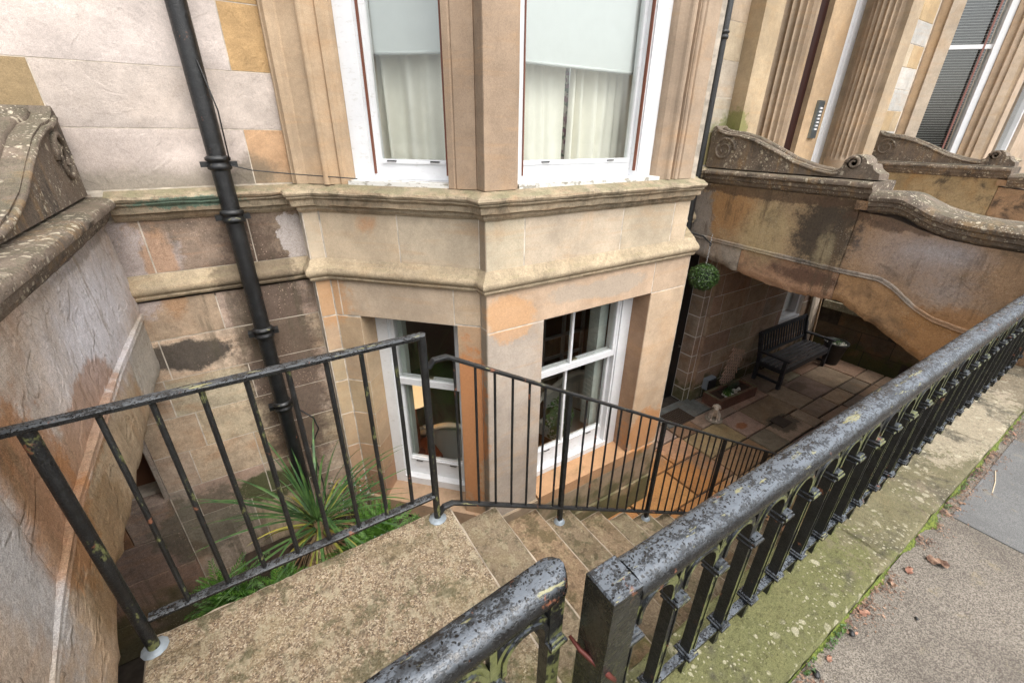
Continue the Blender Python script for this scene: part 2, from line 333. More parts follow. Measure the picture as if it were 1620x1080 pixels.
def iron_mat(name, sky_sheen=.6, moss=0., rust=.12, spots=True, gloss=.25, sheen_col=(.11, .128, .15)):
    k = NT(name)
    base = k.mix(k.rng(k.noise(20, 5), .4, .7), (.004, .0045, .005), (.011, .012, .0125))
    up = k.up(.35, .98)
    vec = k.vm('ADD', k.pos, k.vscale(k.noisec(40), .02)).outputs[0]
    sheen_mask = k.math('MULTIPLY', k.rng(k.noise(48, 4, .85, k.scale((.6, 1, 1))), .42, .54, .15, 1.), k.rng(k.noise(7, 4, .8, None, .3), .36, .5, .3, 1.))
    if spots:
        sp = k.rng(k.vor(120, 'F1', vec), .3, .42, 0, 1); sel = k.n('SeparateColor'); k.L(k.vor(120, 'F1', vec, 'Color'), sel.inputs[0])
        sp = k.math('MAXIMUM', sp, k.rng(sel.outputs[1], .5, .56)); sheen_mask = k.math('MULTIPLY', sheen_mask, sp)
    col = k.mix(k.math('MULTIPLY', k.math('MULTIPLY', up, sheen_mask), sky_sheen), base, sheen_col)  # sky reflection painted as patchy blue-grey colour on up-facing tops
    dr_ = k.rng(k.vor(210, 'F1'), .18, .34, 1, 0)
    rs = k.rng(k.noise(13, 7, .7, k.vm('ADD', k.pos, (3, 7, 1)).outputs[0]), .66-rust*.3, .72-rust*.3)
    col = k.mix(k.math('MULTIPLY', rs, .8), col, (.22, .085, .045))
    if moss:
        q = k.n('SeparateXYZ'); k.L(k.g.outputs['Normal'], q.inputs[0])
        side = k.rng(k.math('ADD', k.math('MULTIPLY', q.outputs[1], -.5), k.math('MULTIPLY', q.outputs[0], .5)), -.5, .5, -.1, .1)
        mm = k.rng(k.math('ADD', k.noise(15, 6, .75, k.scale((1, 1, .6))), side), .66-.1*moss, .74-.1*moss)
        col = k.mix(k.math('MULTIPLY', mm, .85), col, k.mix(k.noise(60, 3), (.07, .08, .022), (.21, .22, .085)))
    else:
        mm = k.rng(k.noise(12, 6, .8, k.scale((.5, 3., 1))), .61, .655)
        col = k.mix(k.math('MULTIPLY', k.math('MULTIPLY', mm, k.up(.1, .5)), .7), col, (.3, .28, .13))
    rough = k.math('ADD', k.math('MULTIPLY', sheen_mask, .22), gloss)
    h = k.math('ADD', k.math('MULTIPLY', sheen_mask, .3), k.math('MULTIPLY', k.noise(40, 4, .7), .7)); h = k.math('ADD', h, k.math('MULTIPLY', dr_, .35 if spots else 0.))
    return k.fin(col, rough, k.bump(h, .5, .004), spec=.6)
M_rail = iron_mat('weathered_black_rail_paint_sheen', .95, 0, .05, True, .14)
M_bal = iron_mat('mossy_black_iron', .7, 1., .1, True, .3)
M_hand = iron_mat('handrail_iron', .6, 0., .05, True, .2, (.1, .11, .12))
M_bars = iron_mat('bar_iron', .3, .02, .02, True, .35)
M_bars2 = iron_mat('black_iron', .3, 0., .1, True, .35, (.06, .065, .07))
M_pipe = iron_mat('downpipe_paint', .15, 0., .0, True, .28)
M_lead = plain('lead_collar', (.26, .3, .33), .5, .3, 60, .5, .3)
M_cable = plain('black_cable', (.015, .015, .015), .5)
M_dark = plain('black_gloss_door', (.008, .008, .009), .35)

# ------------------------------------------------------------------ ground, pavement
def pave_mat(name, a, b, scale=260):
    k = NT(name)
    v = k.n('TexVoronoi'); v.inputs['Scale'].default_value = scale; k.L(k.pos, v.inputs['Vector'])
    s_ = k.n('SeparateColor'); k.L(v.outputs['Color'], s_.inputs[0])
    col = k.mix(k.rng(s_.outputs[0], .1, .95), a, b)
    col = k.mix(k.math('MULTIPLY', k.rng(k.noise(2.2, 7, .65), .4, .7), .5), col, tuple(x*.72 for x in a))
    col = k.mix(k.math('MULTIPLY', k.rng(k.noise(9, 6, .7), .58, .72), .35), col, (.3, .25, .15))
    h = k.math('ADD', k.math('MULTIPLY', v.outputs['Distance'], .5), k.math('MULTIPLY', k.noise(120, 4), .8))
    return k.fin(col, .9, k.bump(h, .7, .004), spec=.25)
M_pave = pave_mat('pavement_asphalt', (.105, .09, .075), (.27, .24, .2), 300)
M_patch = pave_mat('asphalt_patch', (.12, .12, .118), (.2, .2, .195), 420)
tag(MB().box(-60, 70, -60, .163, -.4, 0).obj('pavement', M_pave), kind='structure')
tag(MB().box(2.62, 3.72, -2.6, .12, .0, .004).obj('pavement_patch', M_patch), kind='structure')
tag(MB().add([(-90, -90, -3.2), (90, -90, -3.2), (90, 90, -3.2), (-90, 90, -3.2)], [(0, 1, 2, 3)]).obj('ground', M_pave), kind='structure')

M_plinth = stone_mat('plinth_sandstone', mott=1.6, iron=.25, iron_col=(.3, .17, .09), dark=.85, dark_col=(.06, .055, .042), strata=0, bump=1.4, pit=.3,
    lichen=.55, lichen_col=(.45, .42, .31), stains=[((1.1, .3, .05), (.95, .6, .3), (.115, .125, .04), .75, dict(sc=14, amp=.95)), ((2.1, .3, .05), (.5, .4, .3), (.13, .13, .05), .45, dict(sc=11)),
    ((3.3, .3, .05), (.9, .35, .3), (.12, .115, .055), .6, dict(sc=7)), ((3.6, .3, .05), (.7, .16, .3), (.42, .36, .27), .6, dict(sc=16, amp=.9))])
def slab(x0, x1, y0, y1, z0, z1, nx, ny, amp, edge, name, mat, parent=None, color=None, sc=4., rnd=.012, arris=None):
    # stone slab with a worn top: vertices of the top grid and its rounded arris wander
    m = MB(); e_ = min(.009, (x1-x0)/8); nx += 2; ny += 2
    X_ = [x0]+[x0+e_+(x1-x0-2*e_)*i/(nx-2) for i in range(nx-1)]+[x1]; Y_ = [y0]+[y0+e_+(y1-y0-2*e_)*i/(ny-2) for i in range(ny-1)]+[y1]
    def f(u, v):
        x = X_[round(u*nx)]; y = Y_[round(v*ny)]
        d = min(x-x0, x1-x, y-y0, y1-y)
        z = z1 + fbm(x, y, z1, sc)*amp
        if d < 1e-6:
            z = z1-edge*(.6+.7*fbm(x, y, 3, 9))
            if abs(y-y0) < 1e-6 or abs(y-y1) < 1e-6:
                y += (1 if abs(y-y0) < 1e-6 else -1)*max(0, fbm(x, z1, 7, 10))*rnd
        return (x, y, z)
    m.grid(nx, ny, f)
    n = len(m.v); per = [i for i in range(nx+1)] + [(j+1)*(nx+1)-1 for j in range(1, ny+1)] + [ny*(nx+1)+i for i in range(nx-1, -1, -1)] + [j*(nx+1) for j in range(ny-1, 0, -1)]
    m.v += [(m.v[i][0], m.v[i][1], z0) for i in per]; k = len(per)
    m.f += [(per[i], per[(i+1) % k], n+(i+1) % k, n+i) for i in range(k)]
    o = m.obj(name, mat, parent, 'angle', color)
    if arris:
        o.data.materials.append(arris)
        for q in range(nx*ny):
            if q % nx in (0, nx-1) or q//nx in (0, ny-1): o.data.polygons[q].material_index = 1
    return o
pl = empty('railing_plinth', 'low mossy sandstone kerb plinth carrying the iron railing along the pavement', 'kerb', (2, .3, 0))
xs = [-3.1, -1.4, .62, 2.02, 3.42, 4.95]
for i in range(len(xs)-1):
    if i == 1: x0, x1 = xs[i]+.004, -.5
    else: x0, x1 = xs[i]+.002, xs[i+1]-.002
    if i == 2: x0 = .45
    o = slab(x0, x1, .168, .47, -.3, .052+R.uniform(-.002, .002), 46, 14, .003, .012, 'stone', M_plinth, None, (.18, .15, .105))
    o.parent = pl; o.matrix_parent_inverse = Matrix.Translation((-2, -.3, 0))
    o.name = 'stone'

# ------------------------------------------------------------------ walls made of separate stones
class FR:
    def __init__(s, o, u, n): s.o = Vector((*o, 0)); s.u = Vector((*u, 0)).normalized(); s.n = Vector((*n, 0)).normalized()
    def p(s, a, t, z): q = s.o + s.u*a + s.n*t; return (q.x, q.y, z)
def wbox(m, fr, s0, s1, t0, t1, z0, z1):
    vs = [fr.p(a, t, z) for a in (s0, s1) for t in (t0, t1) for z in (z0, z1)]
    return m.add(vs, [(0,1,3,2),(4,6,7,5),(0,4,5,1),(2,3,7,6),(0,2,6,4),(1,5,7,3)])
def stone(fr, s0, s1, z0, z1, parent, mat, col, gap=.0035, proud=0., dep=.06, ch=.004, rough=0.):
    g = gap; m = MB()
    a0, a1, b0, b1 = s0+g, s1-g, z0+g, z1-g
    jit = [R.uniform(-.0015, .0015) for _ in range(8)]
    A = [(a0, b0), (a1, b0), (a1, b1), (a0, b1)]
    A = [(a+jit[2*i], b+jit[2*i+1]) for i, (a, b) in enumerate(A)]
    vs = [fr.p(a, -dep, b) for a, b in A] + [fr.p(a, proud-ch, b) for a, b in A]
    if rough:
        nx = max(3, int((a1-a0)/.03)); nz = max(3, int((b1-b0)/.03)); m2 = MB()
        def f(u, v):
            a = A[0][0]*(1-u)*(1-v)+A[1][0]*u*(1-v)+A[2][0]*u*v+A[3][0]*(1-u)*v
            b = A[0][1]*(1-u)*(1-v)+A[1][1]*u*(1-v)+A[2][1]*u*v+A[3][1]*(1-u)*v
            e = u < 1e-6 or v < 1e-6 or u > 1-1e-6 or v > 1-1e-6
            q = fr.p(a, 0, b); t = proud + max(0, fbm(q[0], q[1], q[2], 5, 5)+.25)*rough*(0 if e else 1)
            return fr.p(a, t, b)
        m2.grid(nx, nz, f); per = [i for i in range(nx+1)] + [(j+1)*(nx+1)-1 for j in range(1, nz+1)] + [nz*(nx+1)+i for i in range(nx-1, -1, -1)] + [j*(nx+1) for j in range(nz-1, 0, -1)]
        n = len(m2.v)
        for i in per:
            j = i // (nx+1); ii = i % (nx+1); u = ii/nx; v = j/nz
            a = A[0][0]*(1-u)*(1-v)+A[1][0]*u*(1-v)+A[2][0]*u*v+A[3][0]*(1-u)*v
            b = A[0][1]*(1-u)*(1-v)+A[1][1]*u*(1-v)+A[2][1]*u*v+A[3][1]*(1-u)*v
            m2.v.append(fr.p(a, -dep, b))
        k = len(per); m2.f += [(per[i], per[(i+1) % k], n+(i+1) % k, n+i) for i in range(k)]
        return m2.obj('stone', mat, parent, 'angle', col)
    vs += [fr.p(a+(ch if i in (0, 3) else -ch), proud, b+(ch if i < 2 else -ch)) for i, (a, b) in enumerate(A)]
    m.add(vs, [(3,2,1,0)] + [(i, (i+1)%4, 4+(i+1)%4, 4+i) for i in range(4)] + [(4+i, 4+(i+1)%4, 8+(i+1)%4, 8+i) for i in range(4)] + [(8,9,10,11)])
    return m.obj('stone', mat, parent, False, col)
def jc(c, v=.1):
    f = 1+R.uniform(-v, v); return tuple(max(0, x*f*(1+R.uniform(-v/3, v/3))) for x in c)
def courses(fr, s0, s1, zs, parent, mat, cols, ln=(.45, .8), hole=None, rough=0., first=None, **kw):
    for i in range(len(zs)-1):
        a = s0; z0, z1 = zs[i], zs[i+1]; first_l = R.uniform(.3, 1)
        while a < s1-.02:
            l = R.uniform(*ln)*(first_l if a == s0 else 1); b = a+l
            if s1-b < .2: b = s1
            segs = [(a, b)]
            if hole:
                for (h0, h1, hz0, hz1) in hole:
                    if z1 > hz0+.01 and z0 < hz1-.01:
                        ns = []
                        for (p, q) in segs:
                            if q <= h0+.01 or p >= h1-.01: ns.append((p, q)); continue
                            if p < h0-.03: ns.append((p, h0))
                            if q > h1+.03: ns.append((h1, q))
                        segs = ns
            for p, q in segs: stone(fr, p, q, z0, z1, parent, mat, jc(R.choice(cols)), proud=R.uniform(-.001, .002), rough=rough, **kw)
            a = b

house = empty('sandstone_house', 'blonde sandstone terraced house with a canted two storey bay over the basement area', 'house', (2.4, 3.5, -2.4))
def hp(o):   # parent to the house keeping world coordinates
    o.parent = house; o.matrix_parent_inverse = Matrix.Translation((-2.4, -3.5, 2.4)); return o
def part(m, name, mat, smooth=False, color=None): return hp(m.obj(name, mat, None, smooth, color))
BAYC = [(.5, .4, .29), (.49, .405, .3), (.52, .425, .315), (.5, .385, .27)]
PINK = [(.5, .425, .38), (.48, .41, .365), (.51, .45, .415)]
OCH = (.42, .27, .13)
RECC = [(.5, .39, .27), (.44, .33, .24), (.52, .42, .3), (.45, .36, .28)]

YR = 3.52
F_rec = FR((0, YR), (1, 0), (0, -1))          # recess: s = world x
F_l0 = FR((.42, 3.40), (1, 0), (0, -1))       # little strip at the left end of the bay
F_45 = FR((.53, 3.40), (1, -1), (-1, -1))     # canted left face, s 0..1.19
F_ret = FR((1.37, 2.56), (0, -1), (-1, 0))    # small return beside the front pier
F_fr = FR((0, 2.47), (1, 0), (0, -1))         # front face: s = world x
# hidden right canted faces
F_45r = FR((3.58, 2.47), (1, 1), (1, -1))
F_45ru = FR((3.43, 2.47), (1, 1), (1, -1))

# --- recess wall, left of the bay
rw = part(MB().box(-.898, .42, YR+.002, YR+.3, -2.4, .75).box(-1.9, -.898, YR+.002, YR+.3, -2.4, -.955), 'recess_wall', M_mortar)
# opening under the left bridge is set back in the same wall
zl = [-2.4, -2.2, -1.88, -1.55, -1.22, -.905, -.575, -.265, .04, .345, .625]
courses(F_rec, -.9, .42, zl, rw, M_rec, RECC, (.4, .62), rough=.004)
courses(F_rec, -.66, .42, [.8, 1.14], rw, M_rec, [(.3, .22, .16)], (.5, .65), rough=.01)
part(MB().box(-.66, .42, YR+.002, YR+.3, .6, 1.3), 'wall_core', M_mortar)
for (a, b, z0, z1, c) in ((-1.9, -.9, -2.4, -2.0, (.3, .21, .16)), (-1.9, -.9, -2.0, -1.6, (.3, .2, .15)), (-1.9, -.9, -1.6, -1.25, (.28, .2, .16)), (-1.9, -1.2, -1.25, -.93, (.25, .13, .07)), (-1.2, -.9, -1.25, -.93, (.33, .25, .2)),
                          (-1.9, -1.5, -.93, .1, (.27, .2, .14))):
    stone(F_rec, a, b, z0, z1, rw, M_rec, c, proud=.05, dep=.1)
wbox(MB(), F_rec, -1.5, -.93, -.34, -.29, -.95, .1).obj('shutter', plain('brown_painted_board', (.16, .07, .035), .6), rw)
wbox(MB(), F_rec, -.93, -.9, -.3, .01, -.95, .1).obj('jamb', M_rec, rw, False, (.36, .3, .25))
part(MB().box(-1.9, -.9, YR+.3, YR+.5, -2.4, .3), 'wall_core', M_backing)
part(MB().box(-6, -1.9, YR, YR+.4, -2.4, 1.3), 'wall_core', M_backing)
part(MB().box(-1.9, -.66, YR+.006, YR+.3, .1, 1.3), 'wall_core', M_backing)

# --- recess wall, upper storey
uw = part(MB().box(-6.0, .48, YR+.002, YR+.35, 1.3, 5.2), 'upper_wall', M_mortar)
def us(a, b, z0, z1, c, rough=.006): stone(F_rec, a, b, z0, z1, uw, M_up, c, gap=.003, rough=rough, dep=.05)
for z0, z1, row in ((1.32, 1.65, ((-1.4, -.9, PINK[0]), (-.9, .19, PINK[0]), (.19, .47, (.47, .3, .17)))),
                    (1.65, 1.97, ((-2.6, -1.2, PINK[1]), (-1.2, -.7, (.3, .22, .12)), (-.7, .47, PINK[1]))),
                    (1.97, 2.32, ((-2.6, -1.5, PINK[2]), (-1.5, .2, PINK[2]), (.2, .47, OCH))),
                    (2.32, 2.65, ((-2.6, -.4, PINK[0]), (-.4, .1, PINK[1]), (.1, .47, OCH))),
                    (2.65, 2.98, ((-2.6, -1., PINK[2]), (-1., .2, PINK[0]), (.2, .47, OCH)))):
    for a, b, c in row: us(a, b, z0, z1, jc(c, .03), .002 if c == OCH else .006)
courses(F_rec, -6, -2.6, [1.32, 1.65, 1.97, 2.32, 2.65, 2.98], uw, M_up, PINK, (.8, 1.4))
courses(F_rec, -6, .47, [2.98+.33*i for i in range(8)][:7], uw, M_up, PINK, (.8, 1.4))

# --- bay walls: cores with the openings left out
core = MB()
LO = (.21, 1.0, -1.52, .345)       # opening in canted face (s0,s1,z0,z1)
FO = (1.885, 3.10, -1.52, .335)    # opening in front face
UL = (.26, .985, 1.30, 4.6)
UF = (1.65, 3.00, 1.30, 4.6)
d = -.0022
for fr, a, b, (h0, h1, z0, z1) in ((F_45, 0.0, 1.19, LO), (F_fr, 1.375, 3.58, FO)):
    wbox(core, fr, a, h0-.004, -.32, d, -2.4, .79); wbox(core, fr, h1+.004, b-.006, -.32, d, -2.4, .79)
    wbox(core, fr, h0-.004, h1+.004, -.32, d, z1+.004, .79); wbox(core, fr, h0-.004, h1+.004, -.32, d, -2.4, z0-.05)
wbox(core, F_45, 0, 1.19, -.32, d, .79, 1.3); wbox(core, F_fr, 1.375, 3.42, -.32, d, .79, 1.3)
cr2 = MB(); d2 = -.12
wbox(cr2, F_45, -.06, UL[0]-.005, -.3, d2, 1.3, 5.2); wbox(cr2, F_45, UL[1]+.005, 1.15, -.3, d2, 1.3, 5.2)
wbox(cr2, F_fr, 1.45, UF[0]-.01, -.3, d2, 1.3, 5.2); wbox(cr2, F_fr, UF[1]+.01, 3.30, -.3, d2, 1.3, 5.2)
part(cr2, 'bay_core', M_bay, color=(.36, .27, .19))
wbox(core, F_l0, 0.0, .11, -.3, d, -2.4, 1.3); wbox(core, F_ret, 0, .078, -.2, d, -2.4, 1.3)
wbox(core, F_45r, 0, 1.32, -.32, 0, -2.4, .79); wbox(core, F_45ru, 0, 1.32, -.32, 0, .79, 5.2)
wbox(core, F_45, UL[0]-.1, UL[1]+.1, -.3, d, 4.6, 5.2); wbox(core, F_fr, UF[0]-.1, UF[1]+.1, -.3, d, 4.6, 5.2)
bw = part(core, 'bay_wall', M_mortar)
def bs(fr, a, b, z0, z1, c=None, **kw): return stone(fr, a, b, z0, z1, bw, M_bay, jc(c or R.choice(BAYC), .07), **kw)
# frieze
bs(F_l0, 0, .11, .79, 1.14); bs(F_45, 0, .6, .79, 1.14); bs(F_45, .6, 1.19, .79, 1.14); bs(F_ret, 0, .09, .79, 1.14, (.33, .26, .19))
bs(F_fr, 1.37, 1.68, .79, 1.14); bs(F_fr, 1.68, 2.62, .79, 1.14); bs(F_fr, 2.62, 3.23, .79, 1.14); bs(F_fr, 3.23, 3.43, .79, 1.14)
# lintels
bs(F_l0, 0, .11, .34, .635); bs(F_45, 0, .06, .34, .635); bs(F_45, .06, .985, .345, .635); bs(F_45, .985, 1.19, .36, .635); bs(F_ret, 0, .09, .36, .635, (.33, .26, .19))
bs(F_fr, 1.37, 3.1, .335, .635, (.46, .34, .23)); bs(F_fr, 3.1, 3.58, .335, .635, (.47, .36, .25))
# piers
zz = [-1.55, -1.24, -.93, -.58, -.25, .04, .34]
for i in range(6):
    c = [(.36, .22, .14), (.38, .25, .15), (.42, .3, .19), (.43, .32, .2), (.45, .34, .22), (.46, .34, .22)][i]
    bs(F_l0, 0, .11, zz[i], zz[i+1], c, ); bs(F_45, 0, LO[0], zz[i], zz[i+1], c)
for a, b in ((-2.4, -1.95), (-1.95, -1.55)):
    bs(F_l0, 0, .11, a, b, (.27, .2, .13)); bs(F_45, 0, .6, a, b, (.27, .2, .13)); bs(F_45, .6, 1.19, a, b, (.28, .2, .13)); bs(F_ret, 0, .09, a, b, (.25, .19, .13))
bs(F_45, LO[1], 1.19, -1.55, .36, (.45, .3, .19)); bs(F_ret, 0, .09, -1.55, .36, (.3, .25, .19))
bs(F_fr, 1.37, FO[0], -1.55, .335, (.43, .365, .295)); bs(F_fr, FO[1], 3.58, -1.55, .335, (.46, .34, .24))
# base courses under the front sill
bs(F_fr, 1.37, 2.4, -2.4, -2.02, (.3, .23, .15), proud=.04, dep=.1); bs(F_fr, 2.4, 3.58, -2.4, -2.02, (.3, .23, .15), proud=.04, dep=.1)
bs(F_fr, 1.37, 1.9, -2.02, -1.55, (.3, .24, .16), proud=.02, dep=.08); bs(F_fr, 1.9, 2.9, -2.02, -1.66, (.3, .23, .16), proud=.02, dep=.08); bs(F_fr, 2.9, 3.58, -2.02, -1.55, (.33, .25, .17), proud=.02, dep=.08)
# jamb reveals, soffits and sills
def reveal(fr, h, dep, cl, cr):
    h0, h1, z0, z1 = h
    if cl: wbox(MB(), fr, h0-.03, h0, -dep, -.008, z0, z1).obj('jamb', M_bay, bw, False, cl)
    wbox(MB(), fr, h1, h1+.03, -dep, -.008, z0, z1).obj('jamb', M_bay, bw, False, cr)
    wbox(MB(), fr, h0, h1, -dep, -.008, z1, z1+.03).obj('lintel_soffit', M_bay, bw, False, (.35, .26, .18))
for i in range(6):
    wbox(MB(), F_45, LO[0]-.02, LO[0]-.001, -.2, -.006, zz[i]+.003, zz[i+1]-.003).obj('stone', M_bay, bw, False, [(.36, .22, .14), (.38, .25, .15), (.42, .3, .19), (.43, .32, .2), (.45, .34, .22), (.46, .34, .22)][i])
reveal(F_45, LO, .2, None, (.4, .3, .2)); reveal(F_fr, FO, .2, (.4, .3, .2), (.34, .215, .135))
def sill(fr, a, b, z, t0, t1, h, col):
    m = MB(); P = [(t0, z+.035), (t1, z-.005), (t1, z-h), (t0, z-h)]
    vs = [fr.p(s, t, q) for s in (a, b) for t, q in P]
    m.add(vs, [(0,1,2,3),(7,6,5,4),(0,4,5,1),(1,5,6,2),(2,6,7,3),(3,7,4,0)]); return m.obj('window_sill', M_bay, bw, False, col)
sill(F_45, .02, 1.17, -1.54, -.3, .03, .16, (.38, .26, .17)); sill(F_fr, 1.9, 3.22, -1.52, -.3, .025, .13, (.44, .26, .14))

# --- sweeps: cornice and string course
def sweep(path, prof, name, mat, parent=None, sub=.03, jit=.003, smooth=False, color=None, jz=1.):
    P = [Vector(p) for p in path]; n = len(P); nor = []
    for i in range(n-1):
        d = (P[i+1]-P[i]).normalized(); nor.append(Vector((d.y, -d.x)))
    mit = []
    for i in range(n):
        a = nor[max(i-1, 0)]; b = nor[min(i, n-2)]; mm = (a+b)
        if mm.length < 1e-6: mm = a.copy()
        mm.normalize(); mit.append(mm/max(.3, mm.dot(a)))
    st = []
    for i in range(n-1):
        L = (P[i+1]-P[i]).length; k = max(1, int(L/sub)) if sub else 1
        for j in range(k): st.append((P[i].lerp(P[i+1], j/k), mit[i].lerp(mit[i+1], j/k) if k == 1 else (mit[i] if j == 0 else nor[i])))
    st.append((P[-1], mit[-1]))
    m = MB(); k = len(prof)
    for p, nn in st:
        for (t, z) in prof:
            q = p + nn*t; j = 0
            if jit and t > .005:
                j = fbm(q.x, q.y, z*3, 9, 4)*jit
            m.v.append((q.x+nn.x*j, q.y+nn.y*j, z+j*jz))
    for i in range(len(st)-1):
        m.f += [(i*k+j, (i+1)*k+j, (i+1)*k+j+1, i*k+j+1) for j in range(k-1)]
    m.f += [tuple(range(k-1, -1, -1)), tuple((len(st)-1)*k+j for j in range(k))]
    o = m.obj(name, mat, None, smooth, color)
    return o
PU = [(-.60, YR), (.42, YR), (.42, 3.40), (.53, 3.40), (1.37, 2.56), (1.37, 2.47), (3.43, 2.47), (4.36, 3.40), (4.46, 3.40), (4.46, YR), (4.98, YR)]
PLo = [(-.66, YR), (.42, YR), (.42, 3.40), (.53, 3.40), (1.37, 2.56), (1.37, 2.47), (3.58, 2.47), (4.51, 3.40), (4.6, 3.40), (4.6, YR), (4.98, YR)]
cprof = [(-.12, 1.318), (-.02, 1.318), (.085, 1.292), (.1, 1.284), (.105, 1.27), (.098, 1.256), (.085, 1.25), (.088, 1.24), (.075, 1.228), (.068, 1.222), (.062, 1.186), (.03, 1.176), (.028, 1.155), (.012, 1.135), (-.1, 1.135)]
hp(sweep(PU, cprof, 'cornice', M_cornice, color=(.36, .29, .2), jit=.007))
sprof = [(-.1, .80), (.0, .80), (.012, .785), (.02, .765), (.03, .75), (.05, .735), (.058, .712), (.054, .69), (.04, .675), (.03, .668), (.034, .655), (.025, .64), (.0, .632), (-.1, .632)]
hp(sweep(PLo, sprof, 'string_course', M_string, color=(.4, .32, .215), jit=.003, smooth='angle'))
hp(MB().add([(x, y, 1.3) for x, y in ((.42, 3.6), (.53, 3.4), (1.37, 2.5), (3.4, 2.5), (4.4, 3.6))], [(0, 1, 2, 3, 4)]).obj('floor_slab', M_backing))

# --- upper bay: piers with mouldings (vertical sweeps in plan)
def vmould(fr, pts, z0, z1, name, mat, col, seg=.12, jit=.002):
    # pts: (s, t) plan profile in frame fr, extruded vertically with slight wear
    m = MB(); nz = max(2, int((z1-z0)/seg)); k = len(pts)
    for i in range(nz+1):
        z = z0+(z1-z0)*i/nz
        for (a, t) in pts:
            q = fr.p(a, t, z); j = fbm(q[0]*3, q[1]*3, z*2, 3, 4)*jit; m.v.append(fr.p(a+j, t+j, z))
    for i in range(nz): m.f += [(i*k+j, i*k+(j+1) % k, (i+1)*k+(j+1) % k, (i+1)*k+j) for j in range(k)]
    m.f += [tuple(range(k-1, -1, -1)), tuple(nz*k+j for j in range(k))]
    return m.obj(name, mat, bw, False, col)
Zt = 5.2
WARM = (.42, .31, .205)
def rollpts(c, r, n=6): return [(c[0]+r*cos(pi-a*pi/n), c[1]+r*sin(pi-a*pi/n)) for a in range(n+1)]
# left surround: flat pilaster face, roll, hollow, then the window reveal
vmould(F_rec, [(.415, -.05), (.415, .045), (.43, .055), (.445, .05), (.455, .09), (.49, .105), (.56, .1), (.6, .02), (.6, -.05)], 1.319, Zt, 'pilaster', M_bay, WARM)
vmould(F_45, [(-.1, -.1), (-.12, .03), (-.09, .045), (-.04, .01), (.06, .004), (.09, .0)] + rollpts((.125, .012), .024) + [(.16, -.005), (.175, -.03), (.185, -.05), (.2, -.035), (.225, -.04), (.235, -.07), (.258, -.08), (.258, -.2), (.0, -.2)], 1.319, Zt, 'pilaster', M_bay, WARM)
# mullion pier between the two windows
PIERC = (.34, .25, .175)
vmould(F_45, [(.987, -.2), (.987, -.02), (.992, -.005), (1.03, 0.), (1.04, -.008), (1.05, .0), (1.18, 0.), (1.185, -.2)], 1.319, Zt, 'pilaster', M_bay, PIERC)
bs(F_ret, 0, .09, 1.319, Zt, (.3, .225, .16), proud=.0)
vmould(F_fr, [(1.372, -.2), (1.372, .0), (1.6, .0), (1.61, -.012), (1.622, -.012), (1.635, -.03), (1.645, -.1), (1.645, -.2)], 1.319, Zt, 'pilaster', M_bay, PIERC)
vmould(F_fr, [(3.0, -.2), (3.0, -.1), (3.01, -.07), (3.045, -.045), (3.06, -.03)] + rollpts((3.09, -.02), .026) + [(3.12, -.04), (3.145, -.04), (3.15, -.01)] + rollpts((3.18, -.012), .02) + [(3.205, -.02), (3.22, 0), (3.37, 0), (3.37, -.2)], 1.319, Zt, 'pilaster', M_bay, (.35, .265, .19))
MB().box(.3, 4.6, 3.0, 3.6, 5.2, 5.3).obj('bay_top', M_backing, bw)
part(MB().box(-6, 30, YR+.0, YR+4.6, 5.2, 9.5).box(.5, 3.6, 2.6, YR, 5.2, 9.5), 'upper_storeys', M_bay, color=(.43, .33, .24))

